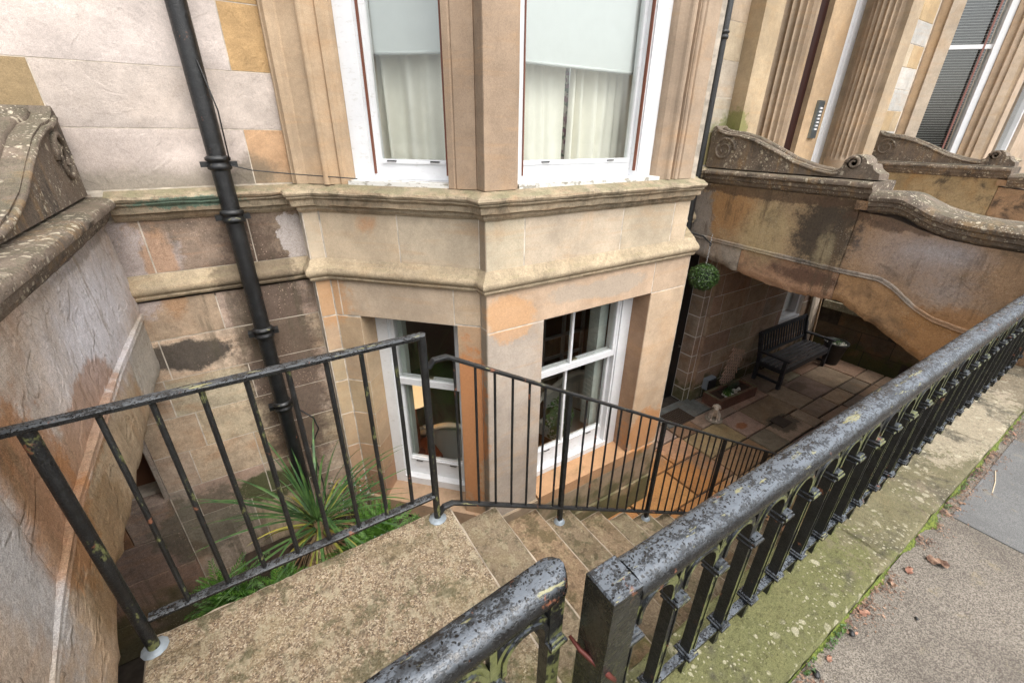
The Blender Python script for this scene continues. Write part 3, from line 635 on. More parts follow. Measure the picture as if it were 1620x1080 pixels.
# ------------------------------------------------------------------ sash windows
def ring(m, fr, s0, s1, z0, z1, wl, wr, wb, wt, t0, t1):
    wbox(m, fr, s0, s0+wl, t0, t1, z0, z1); wbox(m, fr, s1-wr, s1, t0, t1, z0, z1)
    wbox(m, fr, s0+wl, s1-wr, t0, t1, z0, z0+wb); wbox(m, fr, s0+wl, s1-wr, t0, t1, z1-wt, z1)
def sash_window(fr, h, tf, meet, munt, label=None, sashm=None, botw=.12, casing=(.1, .1), bead=None, mbar=.05, sillh=.04, lowmunt=None):
    s0, s1, z0, z1 = h; sashm = sashm or M_white
    m = MB(); ring(m, fr, s0, s1, z0, z1, casing[0], casing[1], sillh, .04, tf-.14, tf)
    wbox(m, fr, s0+casing[0], s0+casing[0]+.02, tf-.14, tf-.015, z0, z1); wbox(m, fr, s1-casing[1]-.02, s1-casing[1], tf-.14, tf-.015, z0, z1)
    w = m.obj('sash_window', M_white)
    hp(w)
    if label: w['label'] = label
    a, b = s0+casing[0]+.004, s1-casing[1]-.004; zb = z0+sillh
    # lower sash (inner plane) then upper sash (outer plane)
    lo = MB(); ring(lo, fr, a, b, zb+.002, meet+mbar, .045, .045, botw, mbar, tf-.115, tf-.07)
    wbox(lo, fr, a+.05, b-.05, tf-.07, tf-.06, zb+botw-.025, zb+botw-.012)
    if lowmunt: 
        for x in lowmunt: wbox(lo, fr, a+(b-a)*x-.011, a+(b-a)*x+.011, tf-.11, tf-.075, zb+botw, meet)
    ob = lo.obj('lower_sash', sashm, w)
    up = MB(); ring(up, fr, a, b, meet, z1-.042, .045, .045, mbar, .05, tf-.065, tf-.02)
    for x in munt: wbox(up, fr, a+(b-a)*x-.011, a+(b-a)*x+.011, tf-.06, tf-.025, meet+mbar, z1-.04)
    up.obj('upper_sash', M_white, w)
    wbox(MB(), fr, a+.045, b-.045, tf-.092, tf-.088, zb+botw, meet).obj('pane', M_glass, w)
    wbox(MB(), fr, a+.045, b-.045, tf-.044, tf-.04, meet+mbar, z1-.09).obj('pane', M_glass, w)
    lk = MB(); c = (a+b)/2
    wbox(lk, fr, c-.03, c+.03, tf-.1, tf-.06, meet+mbar, meet+mbar+.012); lk.obj('sash_lock', plain('brass', (.35, .3, .2), .4, .8), w)
    for x in (.22, .78):
        q = MB(); e = a+(b-a)*x; y = zb+botw*.75
        q.tube([fr.p(e-.03, tf-.07, y+.02), fr.p(e-.028, tf-.05, y+.024), fr.p(e+.028, tf-.05, y+.024), fr.p(e+.03, tf-.07, y+.02)], .005, 6); q.obj('sash_lift', M_cable, w)
    if bead:
        wbox(MB(), fr, s1-casing[1]-.029, s1-casing[1]-.02, tf-.03, tf-.004, z0+sillh+.04, z1).obj('bead', M_redwood, w)
        wbox(MB(), fr, s0+casing[0]+.02, s0+casing[0]+.027, tf-.03, tf-.004, z0+sillh+.04, z1).obj('bead', M_redwood, w)
    return w
sash_window(F_45, LO, -.2, -.375, (), 'lower left basement window in the canted face', M_white, .2, (.1, .06), sillh=.08, mbar=.06)
sash_window(F_fr, (FO[0], FO[1], FO[2], FO[3]), -.2, -.36, (.42,), 'front basement window with one glazing bar per sash', M_white, .2, (.08, .13), sillh=.08, mbar=.06, lowmunt=(.42,))
sash_window(F_45, (UL[0], UL[1]+.06, UL[2], UL[3]), -.12, 2.95, (), 'left upper bay window with roller blind half down', M_white, .13, (.13, .08), 1, sillh=.045)
sash_window(F_fr, (UF[0]-.06, UF[1], UF[2], UF[3]), -.13, 2.95, (), 'right upper bay window with roller blind half down', M_white, .13, (.13, .15), 1, sillh=.045)
wbox(MB(), F_45, .26, 1.0, -.13, -.02, 1.3, 1.345).obj('window_sill', M_sill, bw); wbox(MB(), F_fr, 1.64, 3.0, -.14, -.02, 1.3, 1.345).obj('window_sill', M_sill, bw)

# --- behind the upper windows: blinds, curtains, dark room
M_blind = plain('roller_blind_fabric', (.56, .58, .57), .8, 0, 200, .1, .02)
M_curt = plain('cream_curtain', (.86, .83, .74), .85, 0, 0, 0, .03)
def flor():
    k = NT('floral_curtain'); v = k.vor(45, 'F1', None, 'Color'); q = k.n('SeparateColor'); k.L(v, q.inputs[0])
    c = k.mix(k.rng(q.outputs[0], .6, .65), (.4, .36, .3), (.2, .09, .12)); c = k.mix(k.rng(q.outputs[1], .7, .75), c, (.05, .08, .05)); return k.fin(c, .85)
M_flor = flor()
M_room = plain('room_wall_paint', (.22, .19, .15), .9); M_rdark = plain('dark_room_wall', (.3, .19, .13), .8)
def blind(fr, a, b, z, t, label):
    m = MB(); wbox(m, fr, a, b, t-.004, t, z, 4.55); o = m.obj('roller_blind', M_blind)
    m = MB(); m.tube([fr.p(a, t-.002, z), fr.p(b, t-.002, z)], .011, 8); m.obj('hem_bar', M_blind, o, True)
    tag(o, label, 'blind')
blind(F_45, .39, 1.0, 2.1, -.26, 'pale roller blind half down in the left upper bay window')
blind(F_fr, 1.74, 2.83, 2.065, -.27, 'wide pale roller blind half down in the right upper bay window')
def curtain(fr, a, b, t, z0, z1, label, mat=None, waves=7, amp=.042, group=None):
    m = MB(); nx = waves*10
    def f(u, v):
        s = a+(b-a)*u; w = sin(u*waves*2*pi+1.3*sin(u*9)+.3*sin(v*3))*amp*(.7+.5*sin(u*5+1)); return fr.p(s+.01*sin(v*4+u*20), t+w, z0+(z1-z0)*v)
    m.grid(nx, 12, f); o = m.obj('curtain', mat or M_curt, None, True); tag(o, label, 'curtain', group)
    return o
curtain(F_45, .30, 1.1, -.4, 1.35, 4.5, 'cream pleated curtain behind the left upper bay window', waves=6)
curtain(F_fr, 1.6, 2.27, -.42, 1.35, 4.5, 'cream pleated curtain left of the floral strip in the right upper window', waves=6)
curtain(F_fr, 2.32, 2.98, -.42, 1.35, 4.5, 'cream pleated curtain right of the floral strip in the right upper window', waves=6)
curtain(F_fr, 2.25, 2.34, -.45, 1.35, 4.5, 'narrow dark floral curtain edge between the cream curtains upstairs', M_flor, 1, .02)
tag(MB().box(.7, 3.3, 5.2, 5.3, 1.32, 5.1).obj('partition_wall', M_room), kind='structure')

# --- basement room behind the lower windows
rm = MB()
rm.box(.5, 4.9, 6.6, 6.7, -2.4, .6)
rm.box(.4, .5, 3.55, 6.7, -2.4, .6); rm.box(4.9, 5.0, 3.9, 6.7, -2.4, .6)
tag(rm.obj('room_wall', M_rdark), kind='structure')
tag(MB().add([(.5, 3.6, .58), (1.5, 2.6, .58), (3.5, 2.6, .58), (4.9, 3.6, .58), (4.9, 6.7, .58), (.5, 6.7, .58)], [(5, 4, 3, 2, 1, 0)]).obj('room_ceiling', M_room), kind='structure')
tag(MB().add([(.5, 3.6, -2.2), (1.5, 2.7, -2.2), (3.5, 2.7, -2.2), (4.9, 3.6, -2.2), (4.9, 6.7, -2.2), (.5, 6.7, -2.2)], [(0, 1, 2, 3, 4, 5)]).obj('room_floor', plain('carpet', (.2, .14, .1), .95)), kind='structure')
# lamp
lamp = empty('table_lamp', 'lit table lamp with a cream shade behind the left basement window', 'lamp', (1.2, 3.78, -1.62))
def emis(name, c, s, base=(.8, .7, .5)):
    k = NT(name); k.b.inputs['Emission Color'].default_value = (*c, 1); k.b.inputs['Emission Strength'].default_value = s; return k.fin(base, .8)
MB().lathe([(.07, .95), (.16, .7)], n=24).obj('lamp_shade', emis('lamp_shade_glow', (1., .62, .3), .5), lamp, True)
MB().lathe([(.0, 0), (.07, 0), (.07, .02), (.02, .05), (.03, .3), (.015, .6), (.012, .8), (0, .8)], n=16).obj('lamp_base', M_redwood, lamp, True)
MB().lathe([(.0, .78), (.03, .8), (.035, .84), (0, .88)], n=10).obj('bulb', emis('bulb_glow', (1, .5, .15), 14.), lamp, True)
tb = empty('side_table', 'small dark side table under the table lamp indoors', 'table', (1.2, 3.78, -2.2))
MB().cbox(-.2, .2, -.2, .2, .57, .6).obj('table_top', M_redwood, tb)
for i in (-1, 1):
    for j in (-1, 1): MB().box(i*.17-.015, i*.17+.015, j*.17-.015, j*.17+.015, 0, .57).obj('leg', M_redwood, tb)
# armchairs with pale frames
M_cane = plain('pale_cane', (.8, .77, .68), .6, 0, 60, .3, .1); M_cush = plain('grey_cushion', (.5, .5, .47), .9)
def armchair(loc, rz, label):
    c = empty('armchair', label, 'chair', loc, 'pale armchairs indoors', rz)
    MB().cbox(-.28, .28, -.26, .28, .22, .42, .03).obj('seat', M_cush, c)
    m = MB()
    def f(u, v):
        an = pi*(.0+u); r = .33+.05*v; return (-r*cos(an), -.05+r*sin(an)*1., .42+v*(.2+.33*sin(an)**2))
    m.grid(24, 6, f); m.obj('backrest', M_cush, c, True)
    m = MB(); m.tube([(-.38*cos(pi*i/24), -.05+.38*sin(pi*i/24)*1., .62+.33*sin(pi*i/24)**2) for i in range(25)], .035, 8); m.obj('arm_rail', M_cane, c, True)
    m = MB(); m.tube([(-.37, -.05, .62), (-.36, -.2, .55), (-.34, -.24, 0)], .025, 8); m.tube([(.37, -.05, .62), (.36, -.2, .55), (.34, -.24, 0)], .025, 8); m.obj('arm_front', M_cane, c, True)
    for i in (-1, 1): MB().box(i*.25-.02, i*.25+.02, .2, .24, 0, .25).obj('leg', M_cane, c)
    return c
armchair((3.0, 3.35, -2.0), radians(-75), 'pale cane armchair with grey cushion behind the front basement window')
armchair((1.72, 4.05, -2.32), radians(150), 'pale cane armchair seen through the left basement window')
# glazed door inside
gd = empty('glazed_door', 'white glazed inner door with square panes behind the front basement window', 'door', (3.9, 4.6, -2.2))
m = MB()
for x in (-.4, -.02, .36): m.box(x, x+.045, 0, .04, 0, 2.1)
for z in (0, .35, .7, 1.05, 1.4, 1.75, 2.08): m.box(-.4, .4, 0.002, .038, z, z+.045)
m.obj('door_frame', M_white, gd)
# ------------------------------------------------------------------ leaves
def leafm(name, a, b, sc=30, rough=.5, tr=True):
    k = NT(name); col = k.mix(k.rng(k.noise(sc, 3), .35, .65), a, b); return k.fin(col, rough, None, 0, .4)
M_leaf = leafm('dark_green_leaf', (.012, .035, .01), (.05, .11, .02)); M_blade = leafm('strap_leaf', (.03, .08, .025), (.09, .17, .045), 12)
M_blade2 = leafm('yellow_strap_leaf', (.35, .3, .05), (.2, .24, .04), 10); M_dead = leafm('dead_strap_leaf', (.2, .11, .05), (.42, .3, .17), 14, .8)
M_fern = leafm('bright_fern_leaf', (.035, .1, .012), (.1, .22, .028), 25)
M_box = leafm('box_leaf', (.004, .012, .004), (.07, .14, .03), 60, .3); M_flower = plain('pale_blue_flower', (.45, .6, .62), .6)
def leafcloud(n, fn, size, mat, name, parent, r=None):
    r = r or R; m = MB()
    for _ in range(n):
        p, nn = fn(r); nn = Vector(nn).normalized(); t = nn.cross(Vector((r.uniform(-1, 1), r.uniform(-1, 1), r.uniform(-1, 1)))).normalized(); b = nn.cross(t)
        s = size*r.uniform(.6, 1.3); p = Vector(p)
        m.add([p-t*s, p-b*s*.45+nn*s*.12, p+t*s, p+b*s*.45+nn*s*.12], [(0, 1, 2), (0, 2, 3)])
    return m.obj(name, mat, parent, False, None, False)
def rsph(r):
    while 1:
        v = Vector((r.uniform(-1, 1), r.uniform(-1, 1), r.uniform(-1, 1)))
        if .05 < v.length < 1: return v
# indoor plant by the front window
ip = empty('potted_plant', 'small leafy houseplant on the sill inside the front basement window', 'plant', (2.45, 2.88, -1.5))
MB().lathe([(0, 0), (.05, 0), (.065, .1), (.055, .1), (0, .09)], n=16).obj('pot', plain('terracotta', (.35, .1, .05), .7), ip, True)
MB().tube([(0, 0, .09), (.01, 0, .25), (-.02, .02, .4)], .007, 6).obj('stem', M_dead, ip)
def ipf(r): v = rsph(r); return (v.x*.17, v.y*.13, .42+v.z*.27), v+Vector((0, -.3, .6))
leafcloud(420, ipf, .026, M_leaf, 'leaves', ip)
tag(MB().box(1.95, 3.05, 2.72, 2.98, -1.56, -1.52).obj('inner_sill_board', M_white), kind='structure')
# folding shutters inside the windows
for fr, s, nm in ((F_45, .42, 'left'), (F_fr, 2.86, 'front')):
    pass
sh = MB(); wbox(sh, F_fr, 2.84, 2.95, -.5, -.36, -1.3, .3)
for i in range(26): wbox(sh, F_fr, 2.835, 2.84, -.48, -.38, -1.25+i*.055, -1.215+i*.055)
part(sh, 'shutter', M_fr2)
sh = MB(); wbox(sh, F_45, .33, .37, -.42, -.34, -1.3, .3); part(sh, 'shutter', M_fr2)

# ------------------------------------------------------------------ wall under the right bridge, door, recess right of the bay
F_u = FR((0, 3.52), (1, 0), (0, -1))
UNC = [(.44, .33, .24), (.4, .29, .21), (.47, .36, .26), (.42, .34, .25)]
ew = part(MB().box(5.9, 8.15, 3.522, 3.85, -2.4, .3).box(8.85, 9.35, 3.522, 3.85, -2.4, .3).box(8.15, 8.85, 3.522, 3.85, -2.4, -1.47).box(8.15, 8.85, 3.522, 3.85, -.3, .3).box(5.7225, 5.9, 3.583, 3.843, -2.4, .3), 'basement_wall', plain('pale_mortar', (.8, .76, .7), .9))
zs = [-2.4, -2.17, -1.86, -1.55, -1.21, -.87, -.55, -.22, .1, .35]
courses(F_u, 5.86, 9.35, zs, ew, M_under, UNC, (.55, .8), [(8.13, 8.85, -1.45, -.32)], rough=.004, gap=.0055)
F_m = FR((0, 3.58), (1, 0), (0, -1)); F_j = FR((5.72, 3.58), (0, 1), (-1, 0)); F_j2 = FR((5.86, 3.52), (0, 1), (-1, 0))
for i in range(len(zs)-1):
    c = jc(R.choice(UNC)); stone(F_m, 5.72, 5.855, zs[i], zs[i+1], ew, M_under, c, gap=.0055); stone(F_j, 0, .22, zs[i], zs[i+1], ew, M_under, c, gap=.0055); stone(F_j2, .0, .055, zs[i], zs[i+1], ew, M_under, c, gap=.0055)
dr = part(MB().box(4.75, 5.72, 3.8, 3.86, -2.4, .1), 'basement_door', M_dark)
m = MB()
for z0, z1 in ((-2.25, -1.4), (-1.25, -.45)):
    for x0, x1 in ((4.86, 5.2), (5.28, 5.62)): m.cbox(x0, x1, 3.785, 3.8, z0, z1)
m.obj('door_panel', M_dark, dr)
MB().tube([(5.62, 3.79, -1.4), (5.62, 3.74, -1.4), (5.56, 3.74, -1.4)], .008, 8).obj('handle', plain('steel', (.5, .5, .5), .3, 1), dr)
part(MB().box(4.5, 4.98, YR+.004, YR+.3, .1, 1.3).box(4.5, 4.75, YR, 3.9, -2.4, .1), 'wall_core', M_mortar)
courses(F_rec, 4.5, 4.99, [.1, .36, .63], rw, M_rec, [(.4, .24, .12)], (.3, .5)); courses(F_rec, 4.5, 4.99, [.8, 1.14], rw, M_rec, [(.4, .3, .2)], (.3, .5))
# basement window under the bridge
bwn = MB(); ring(bwn, F_u, 8.13, 8.85, -1.46, -.31, .09, .09, .06, .05, -.2, -.05); o = bwn.obj('sash_window', M_white); hp(o)
wbox(MB(), F_u, 8.22, 8.76, -.16, -.15, -1.4, -.36).obj('pane', M_glass, o); wbox(MB(), F_u, 8.13, 8.85, -.05, .01, -1.47, -1.44).obj('sill', M_white, o)
wbox(MB(), F_u, 8.2, 8.8, -.3, -.29, -1.45, -.3).obj('blind', M_rdark, o)
wbox(MB(), F_u, 8.22, 8.76, -.14, -.1, -.92, -.87).obj('meeting_rail', M_white, o)
part(MB().box(9.3, 16, 3.56, 3.9, -2.4, 1.3), 'wall_core', M_backing)

# ------------------------------------------------------------------ area floor flags
M_flag = stone_mat('flagstone', iron=.3, iron_col=(.32, .15, .05), dark=.3, strata=0, bump=1., rough=.42,
    stains=[((3.7, 2.1, -2.4), (1.1, 1.0, .4), (.5, .22, .06), .75, dict(sc=7, amp=.6)), ((5.95, 2.65, -2.4), (.12, .08, .2), (.38, .13, .04), .8), ((6.6, 2.35, -2.4), (.32, .2, .2), (.09, .075, .055), .8, dict(sc=8)),
            ((7.9, 2.8, -2.4), (.3, .12, .2), (.14, .1, .07), .6)])
tag(MB().box(-8, 20, .47, 3.9, -2.7, -2.43).obj('area_ground', M_mortd), kind='structure')
fl = empty('area_paving', 'worn sandstone flags paving the sunken basement area', 'paving', (5, 2, -2.4)); fl['kind'] = 'structure'; del fl['category']
fl.location = (0, 0, 0)
ys = [.5, .82, 1.2, 1.62, 2.04, 2.44, 2.93, 3.2, 3.52]
fx = {4: [5.0, 5.78, 6.22, 6.9, 7.19, 7.9, 8.7], 5: [4.3, 5.0, 5.78, 6.3, 7.13, 7.69, 8.25, 9.1], 6: [3.9, 4.6, 5.38, 6.3, 7.08, 7.54, 8.3, 9.0]}
zones = [(-.6, 3.3, [.5, .95, 1.3, 1.8, 2.2, 2.6, 3.05, 3.52]), (3.3, 4.9, [.5, .8, 1.3, 1.7, 2.1, 2.62, 3.0, 3.52]), (4.9, 7.2, ys), (7.2, 9.76, [.5, .9, 1.25, 1.7, 2.12, 2.42, 2.98, 3.52])]
for za, zb_, yz in zones:
    for j in range(len(yz)-1):
        e = [za]
        if yz is ys and j in (4, 5, 6): e = [za]+[x for x in fx[j] if za+.15 < x < zb_-.15]+[zb_]
        else:
            while e[-1] < zb_-.85: e.append(e[-1]+R.uniform(.42, .85))
            e.append(zb_)
        for i in range(len(e)-1):
            zt = -2.4+R.uniform(-.004, .004); wet = e[i] < 5 and yz[j] < 3
            c = jc((.4, .3, .215) if not wet else (.43, .28, .165), .28); g = .012
            q = [(e[i]+g, yz[j]+g), (e[i+1]-g, yz[j]+g), (e[i+1]-g, yz[j+1]-g), (e[i]+g, yz[j+1]-g)]
            q = [(a+R.uniform(-.008, .008), b+R.uniform(-.008, .008)) for a, b in q]; cx = sum(a for a, b in q)/4; cy = sum(b for a, b in q)/4
            m = MB(); V = [(a, b, -2.46) for a, b in q]+[(a, b, zt-.006) for a, b in q]+[(a+(.006 if a < cx else -.006), b+(.006 if b < cy else -.006), zt+R.uniform(-.001, .001)) for a, b in q]
            m.add(V, [(3, 2, 1, 0)]+[(i_, (i_+1) % 4, 4+(i_+1) % 4, 4+i_) for i_ in range(4)]+[(4+i_, 4+(i_+1) % 4, 8+(i_+1) % 4, 8+i_) for i_ in range(4)]+[(8, 9, 10, 11)])
            m.obj('flagstone', M_flag, fl, False, c)

# retaining wall below the pavement and dividing wall at the far side of the bridge
ret = tag(MB().box(-8, 20, .3, .47, -2.43, -.3).obj('retaining_wall', M_mortd), 'rubble retaining wall below the pavement on the street side of the area', 'wall')
courses(FR((0, .47), (-1, 0), (0, 1)), -10, 3, [-2.4+.35*i for i in range(7)], ret, M_under, UNC, (.7, 1.1), gap=.006)
dv = tag(MB().box(9.78, 9.98, .48, 3.55, -2.43, -1.22).obj('dividing_wall', M_mortd), 'dark low stone wall closing the area beyond the bridge', 'wall')
courses(FR((9.78, 0), (0, 1), (-1, 0)), .5, 3.5, [-2.43, -2.1, -1.75, -1.45], dv, M_under, [(.12, .09, .06), (.15, .11, .07)], (.5, .9))
slab(9.72, 10.04, .5, 3.5, -1.45, -1.3, 10, 30, .004, .01, 'coping', M_cop, dv, (.3, .28, .2))

# ------------------------------------------------------------------ bridges with swept parapets
ARCH = [(3.56, .10), (2.74, .13), (2.05, .11), (1.7, .13), (1.53, .06), (1.3, -.03), (.93, -.2), (.62, -.42), (.45, -.6)]
ARCHR = [(3.56, .27), (2.9, .17), (2.4, .11), (2.05, .09), (1.7, .14), (1.55, .08), (1.3, -.02), (.93, -.19), (.62, -.42), (.45, -.6)]
STR = [(3.56, .5), (2.9, .48), (1.79, .455), (1.42, .46), (1.3, .41), (1.12, .29), (.96, .22), (.74, .19), (.45, .18)]
STL = [(3.56, .54), (2.6, .565), (2., .55), (1.61, .53), (1.3, .46), (1.12, .4), (.9, .3), (.7, .25), (.45, .22)]
TOPW = [(3.56, 1.12), (1.78, 1.12), (1.76, 1.02), (1.5, 1.0), (1.3, .94), (1.1, .89), (.9, .875), (.45, .87)]
def lin(tab, y):
    for (a, za), (b, zb) in zip(tab, tab[1:]):
        if b <= y <= a: return za+(zb-za)*(a-y)/(a-b) if a != b else za
    return tab[-1][1] if y < tab[-1][0] else tab[0][1]
def bpanel(X, sg, y0, y1, lo, hi, parent, mat, col, rough, thick=.3, g=.003, arch=False):
    # sg = direction of the visible face (+1 faces +X). A subdivided stone with weathered face.
    ny = max(6, int((y1-y0)/.03)); nz = 14; m = MB()
    def f(u, v):
        y = y0+g+(y1-y0-2*g)*u; a = lo(y)+g; b = hi(y)-g
        if arch and v < 1e-6: a += abs(fbm(y, X, 3, 7, 4))*.03
        z = a+(b-a)*v; e = u < 1e-6 or u > 1-1e-6 or v < 1e-6 or v > 1-1e-6
        t = fbm(X, y, z, 2.3, 6)*rough
        if arch: t -= max(0, .07-(z-a))*.35*(1+fbm(y, z, 9, 8))
        return (X+sg*(t-(.004 if e else 0)), y, z)
    m.grid(ny, nz, f); n = len(m.v); nx = ny
    per = [i for i in range(nx+1)] + [(j+1)*(nx+1)-1 for j in range(1, nz+1)] + [nz*(nx+1)+i for i in range(nx-1, -1, -1)] + [j*(nx+1) for j in range(nz-1, 0, -1)]
    m.v += [(X-sg*thick, m.v[i][1], m.v[i][2]) for i in per]; k = len(per)
    m.f += [(per[i], per[(i+1) % k], n+(i+1) % k, n+i) for i in range(k)]
    m.f.append(tuple(n+i for i in range(k)))
    return m.obj('stone', mat, parent, 'angle', col)
def ysweep(X, sg, tab, prof, name, mat, parent, col, sub=.03, jit=.004, y_rng=None):
    # moulding following a (y,z) table on the face X; prof in (out, dz)
    ys_ = []; y = tab[0][0]; end = tab[-1][0]
    if y_rng: y, end = y_rng
    n = int((y-end)/sub); m = MB(); k = len(prof)
    for i in range(n+1):
        yy = y+(end-y)*i/n; zc = (lin(tab, yy)*2+lin(tab, min(yy+.04, tab[0][0]))+lin(tab, max(yy-.04, tab[-1][0])))/4
        for (o, dz) in prof:
            j = fbm(X, yy, zc+dz*3, 8, 4)*jit if o > .005 else 0
            m.v.append((X+sg*(o+j), yy, zc+dz+j))
    for i in range(n): m.f += [(i*k+j, (i+1)*k+j, (i+1)*k+j+1, i*k+j+1) for j in range(k-1)]
    m.f += [tuple(range(k)), tuple(n*k+j for j in range(k-1, -1, -1))]
    return m.obj(name, mat, parent, 'angle', col)
SCR = [(3.5, 1.30), (3.5, 1.72), (3.46, 1.75), (3.42, 1.715), (3.35, 1.69), (3.27, 1.675), (3.15, 1.665), (2.95, 1.615), (2.73, 1.53), (2.5, 1.43), (2.28, 1.37), (2.12, 1.345), (2.07, 1.355), (2.04, 1.40), (2.03, 1.45), (2.0, 1.485), (1.95, 1.5), (1.9, 1.495), (1.86, 1.47), (1.84, 1.43), (1.8, 1.42), (1.78, 1.38), (1.75, 1.36), (1.72, 1.35), (1.71, 1.30)]
COPT = [(3.56, 1.285), (1.70, 1.285)]
COPS = [(1.70, 1.20), (1.5, 1.215), (1.42, 1.2), (1.33, 1.155), (1.22, 1.11), (1.05, 1.075), (.9, 1.06), (.7, 1.05), (.45, 1.05)]
def bridge_side(b, X, sg, mat, arch, strn, cols, col_c, rough, joints=(2.8, 1.75), full=True, thick=.3, dy=0.):
    y7 = 1.77-dy; TW = [(y if i == 0 else y-dy, z) for i, (y, z) in enumerate(TOPW)]
    s = sg
    bpanel(X, s, y7, 3.54, lambda y: lin(strn, y), lambda y: 1.125, b, mat, cols[0], rough, thick)
    bpanel(X, s, .46, y7, lambda y: lin(strn, y), lambda y: lin(TW, min(y, 1.75-dy)), b, mat, cols[1], rough, thick)
    e = [3.54, joints[0], joints[1], .46]
    for i in range(3): bpanel(X, s, e[i+1], e[i], lambda y: lin(arch, y), lambda y: lin(strn, y), b, mat, cols[2+i], rough*.8, thick, arch=True)
    ysweep(X, s, strn, [(-.02, .018), (.006, .018), (.015, .012), (.015, -.002), (.007, -.006), (.013, -.014), (.013, -.024), (.003, -.032), (-.02, -.032)], 'string_course', mat, b, cols[2])
    # copings
    w = thick
    p1 = [(-w-.1, -.11), (-w-.1, -.01), (-w-.08, 0), (.07, 0), (.09, -.008), (.1, -.025), (.098, -.045), (.085, -.056), (.06, -.062), (.055, -.1), (.03, -.11), (.025, -.135), (.01, -.15), (-.02, -.165)]
    ysweep(X, s, [(3.56, 1.285), (1.70-dy, 1.285)], p1, 'coping', M_cop, b, col_c)
    p2 = [(-w-.1, -.12), (-w-.1, -.03), (-w-.06, -.005), (-w*.5, .01), (.04, 0), (.08, -.02), (.095, -.045), (.085, -.075), (.06, -.085), (.055, -.12), (.03, -.13), (.022, -.16), (.008, -.17), (-.02, -.185)]
    ysweep(X, s, [(max(.4, y-dy), z) for y, z in COPS[:-2]]+[(.39, 1.05)], p2, 'coping', M_cop, b, col_c)
    # stepped return of the moulding where the coping drops
    MB().prism([(1.70-dy, 1.04), (1.80-dy, 1.04), (1.80-dy, 1.12), (1.70-dy, 1.12)], 'x', X-s*.05, X+s*.045).obj('coping_return', mat, b, False, cols[1])
    # scroll
    a0, a1 = X-s*.23, X-s*.02
    scr = [(y + fbm(y, z, 1, 12)*.006, z+fbm(z, y, 4, 12)*.006) for y, z in SCR]
    so_ = MB().prism(scr, 'x', min(a0, a1), max(a0, a1)).obj('scroll', M_cop, b, False, col_c)
    # raised roll along the scroll back and the volutes
    m = MB(); pts = [(y, z) for y, z in SCR[3:13]]
    m.tube([(X-s*.012, y-.01, z-.022) for y, z in pts], .014, 8); m.tube([(X-s*.125, y, z-.004) for y, z in pts], .1 if False else .03, 10)
    m.obj('roll', M_cop, so_, True, col_c)
    def vol(cy, cz, r0_, turns, hand):
        q = MB(); P = []
        for i in range(int(turns*16)+1):
            a = i/16*2*pi; r = r0_*(1-.8*i/(turns*16)); P.append((X-s*.014, cy+hand*r*cos(a), cz+r*sin(a)))
        q.tube(P, [.017*(1-.5*i/len(P)) for i in range(len(P))], 8); return q.obj('volute', M_cop, so_, True, col_c)
    vol(3.3, 1.5, .135, 1.7, -1); vol(1.95, 1.43, .06, 1.4, 1)
    m = MB(); m.tube([(a0, 1.95, 1.44), (a1, 1.95, 1.44)], .062, 14); m.obj('roll', M_cop, so_, True, col_c)
def bridge(x0, x1, name, label, faces):
    b = empty(name, label, 'bridge', (0, 0, 0))
    return b
rb = empty('entrance_bridge', 'stained sandstone entrance bridge with scrolled parapets right of the bay', 'bridge')
bridge_side(rb, 5.0, -1, M_rp, ARCHR, STR, [(.4, .29, .17), (.38, .25, .15), (.33, .28, .23), (.35, .21, .13), (.4, .24, .12)], (.17, .135, .105), .012)
bridge_side(rb, 9.45, -1, M_rp2, ARCHR, STR, [(.36, .27, .15), (.34, .22, .13), (.3, .25, .2), (.32, .17, .09), (.37, .19, .08)], (.17, .135, .105), .012)
dk = [(y, z-.01) for y, z in ARCHR]
deck = dk + [(.45, .04), (1.2, .04), (1.2, .19), (1.5, .19), (1.5, .36), (3.56, .36)]
MB().prism(deck, 'x', 5.31, 9.14).obj('deck', M_backing, rb)
MB().box(5.29, 9.16, .3, .46, -.3, .05).obj('threshold', M_backing, rb)
lb = empty('entrance_bridge', 'weathered sandstone entrance bridge with peeling lilac stone left of the bay', 'bridge')
bridge_side(lb, -.65, 1, M_lp, ARCH, STL, [(.5, .42, .35), (.46, .37, .29), (.48, .42, .35), (.42, .32, .21), (.41, .3, .2)], (.17, .135, .105), .013, joints=(2.9, 1.67), dy=.4)
MB().prism([(y, z-.01) for y, z in ARCH] + [(.45, .3), (3.56, .3)], 'x', -4.5, -.96).obj('deck', M_backing, lb)
# piers at the pavement end
for b_, x in ((rb, 5.0), (lb, -1.0)):
    MB().cbox(x-.05, x+.4, .08, .46, -.1, 1.1, .01).obj('end_pier', M_rp, b_, False, (.3, .2, .12))
    MB().cbox(x-.09, x+.44, .04, .5, 1.1, 1.2, .03).obj('pier_cap', M_cop, b_, False, (.2, .17, .14))

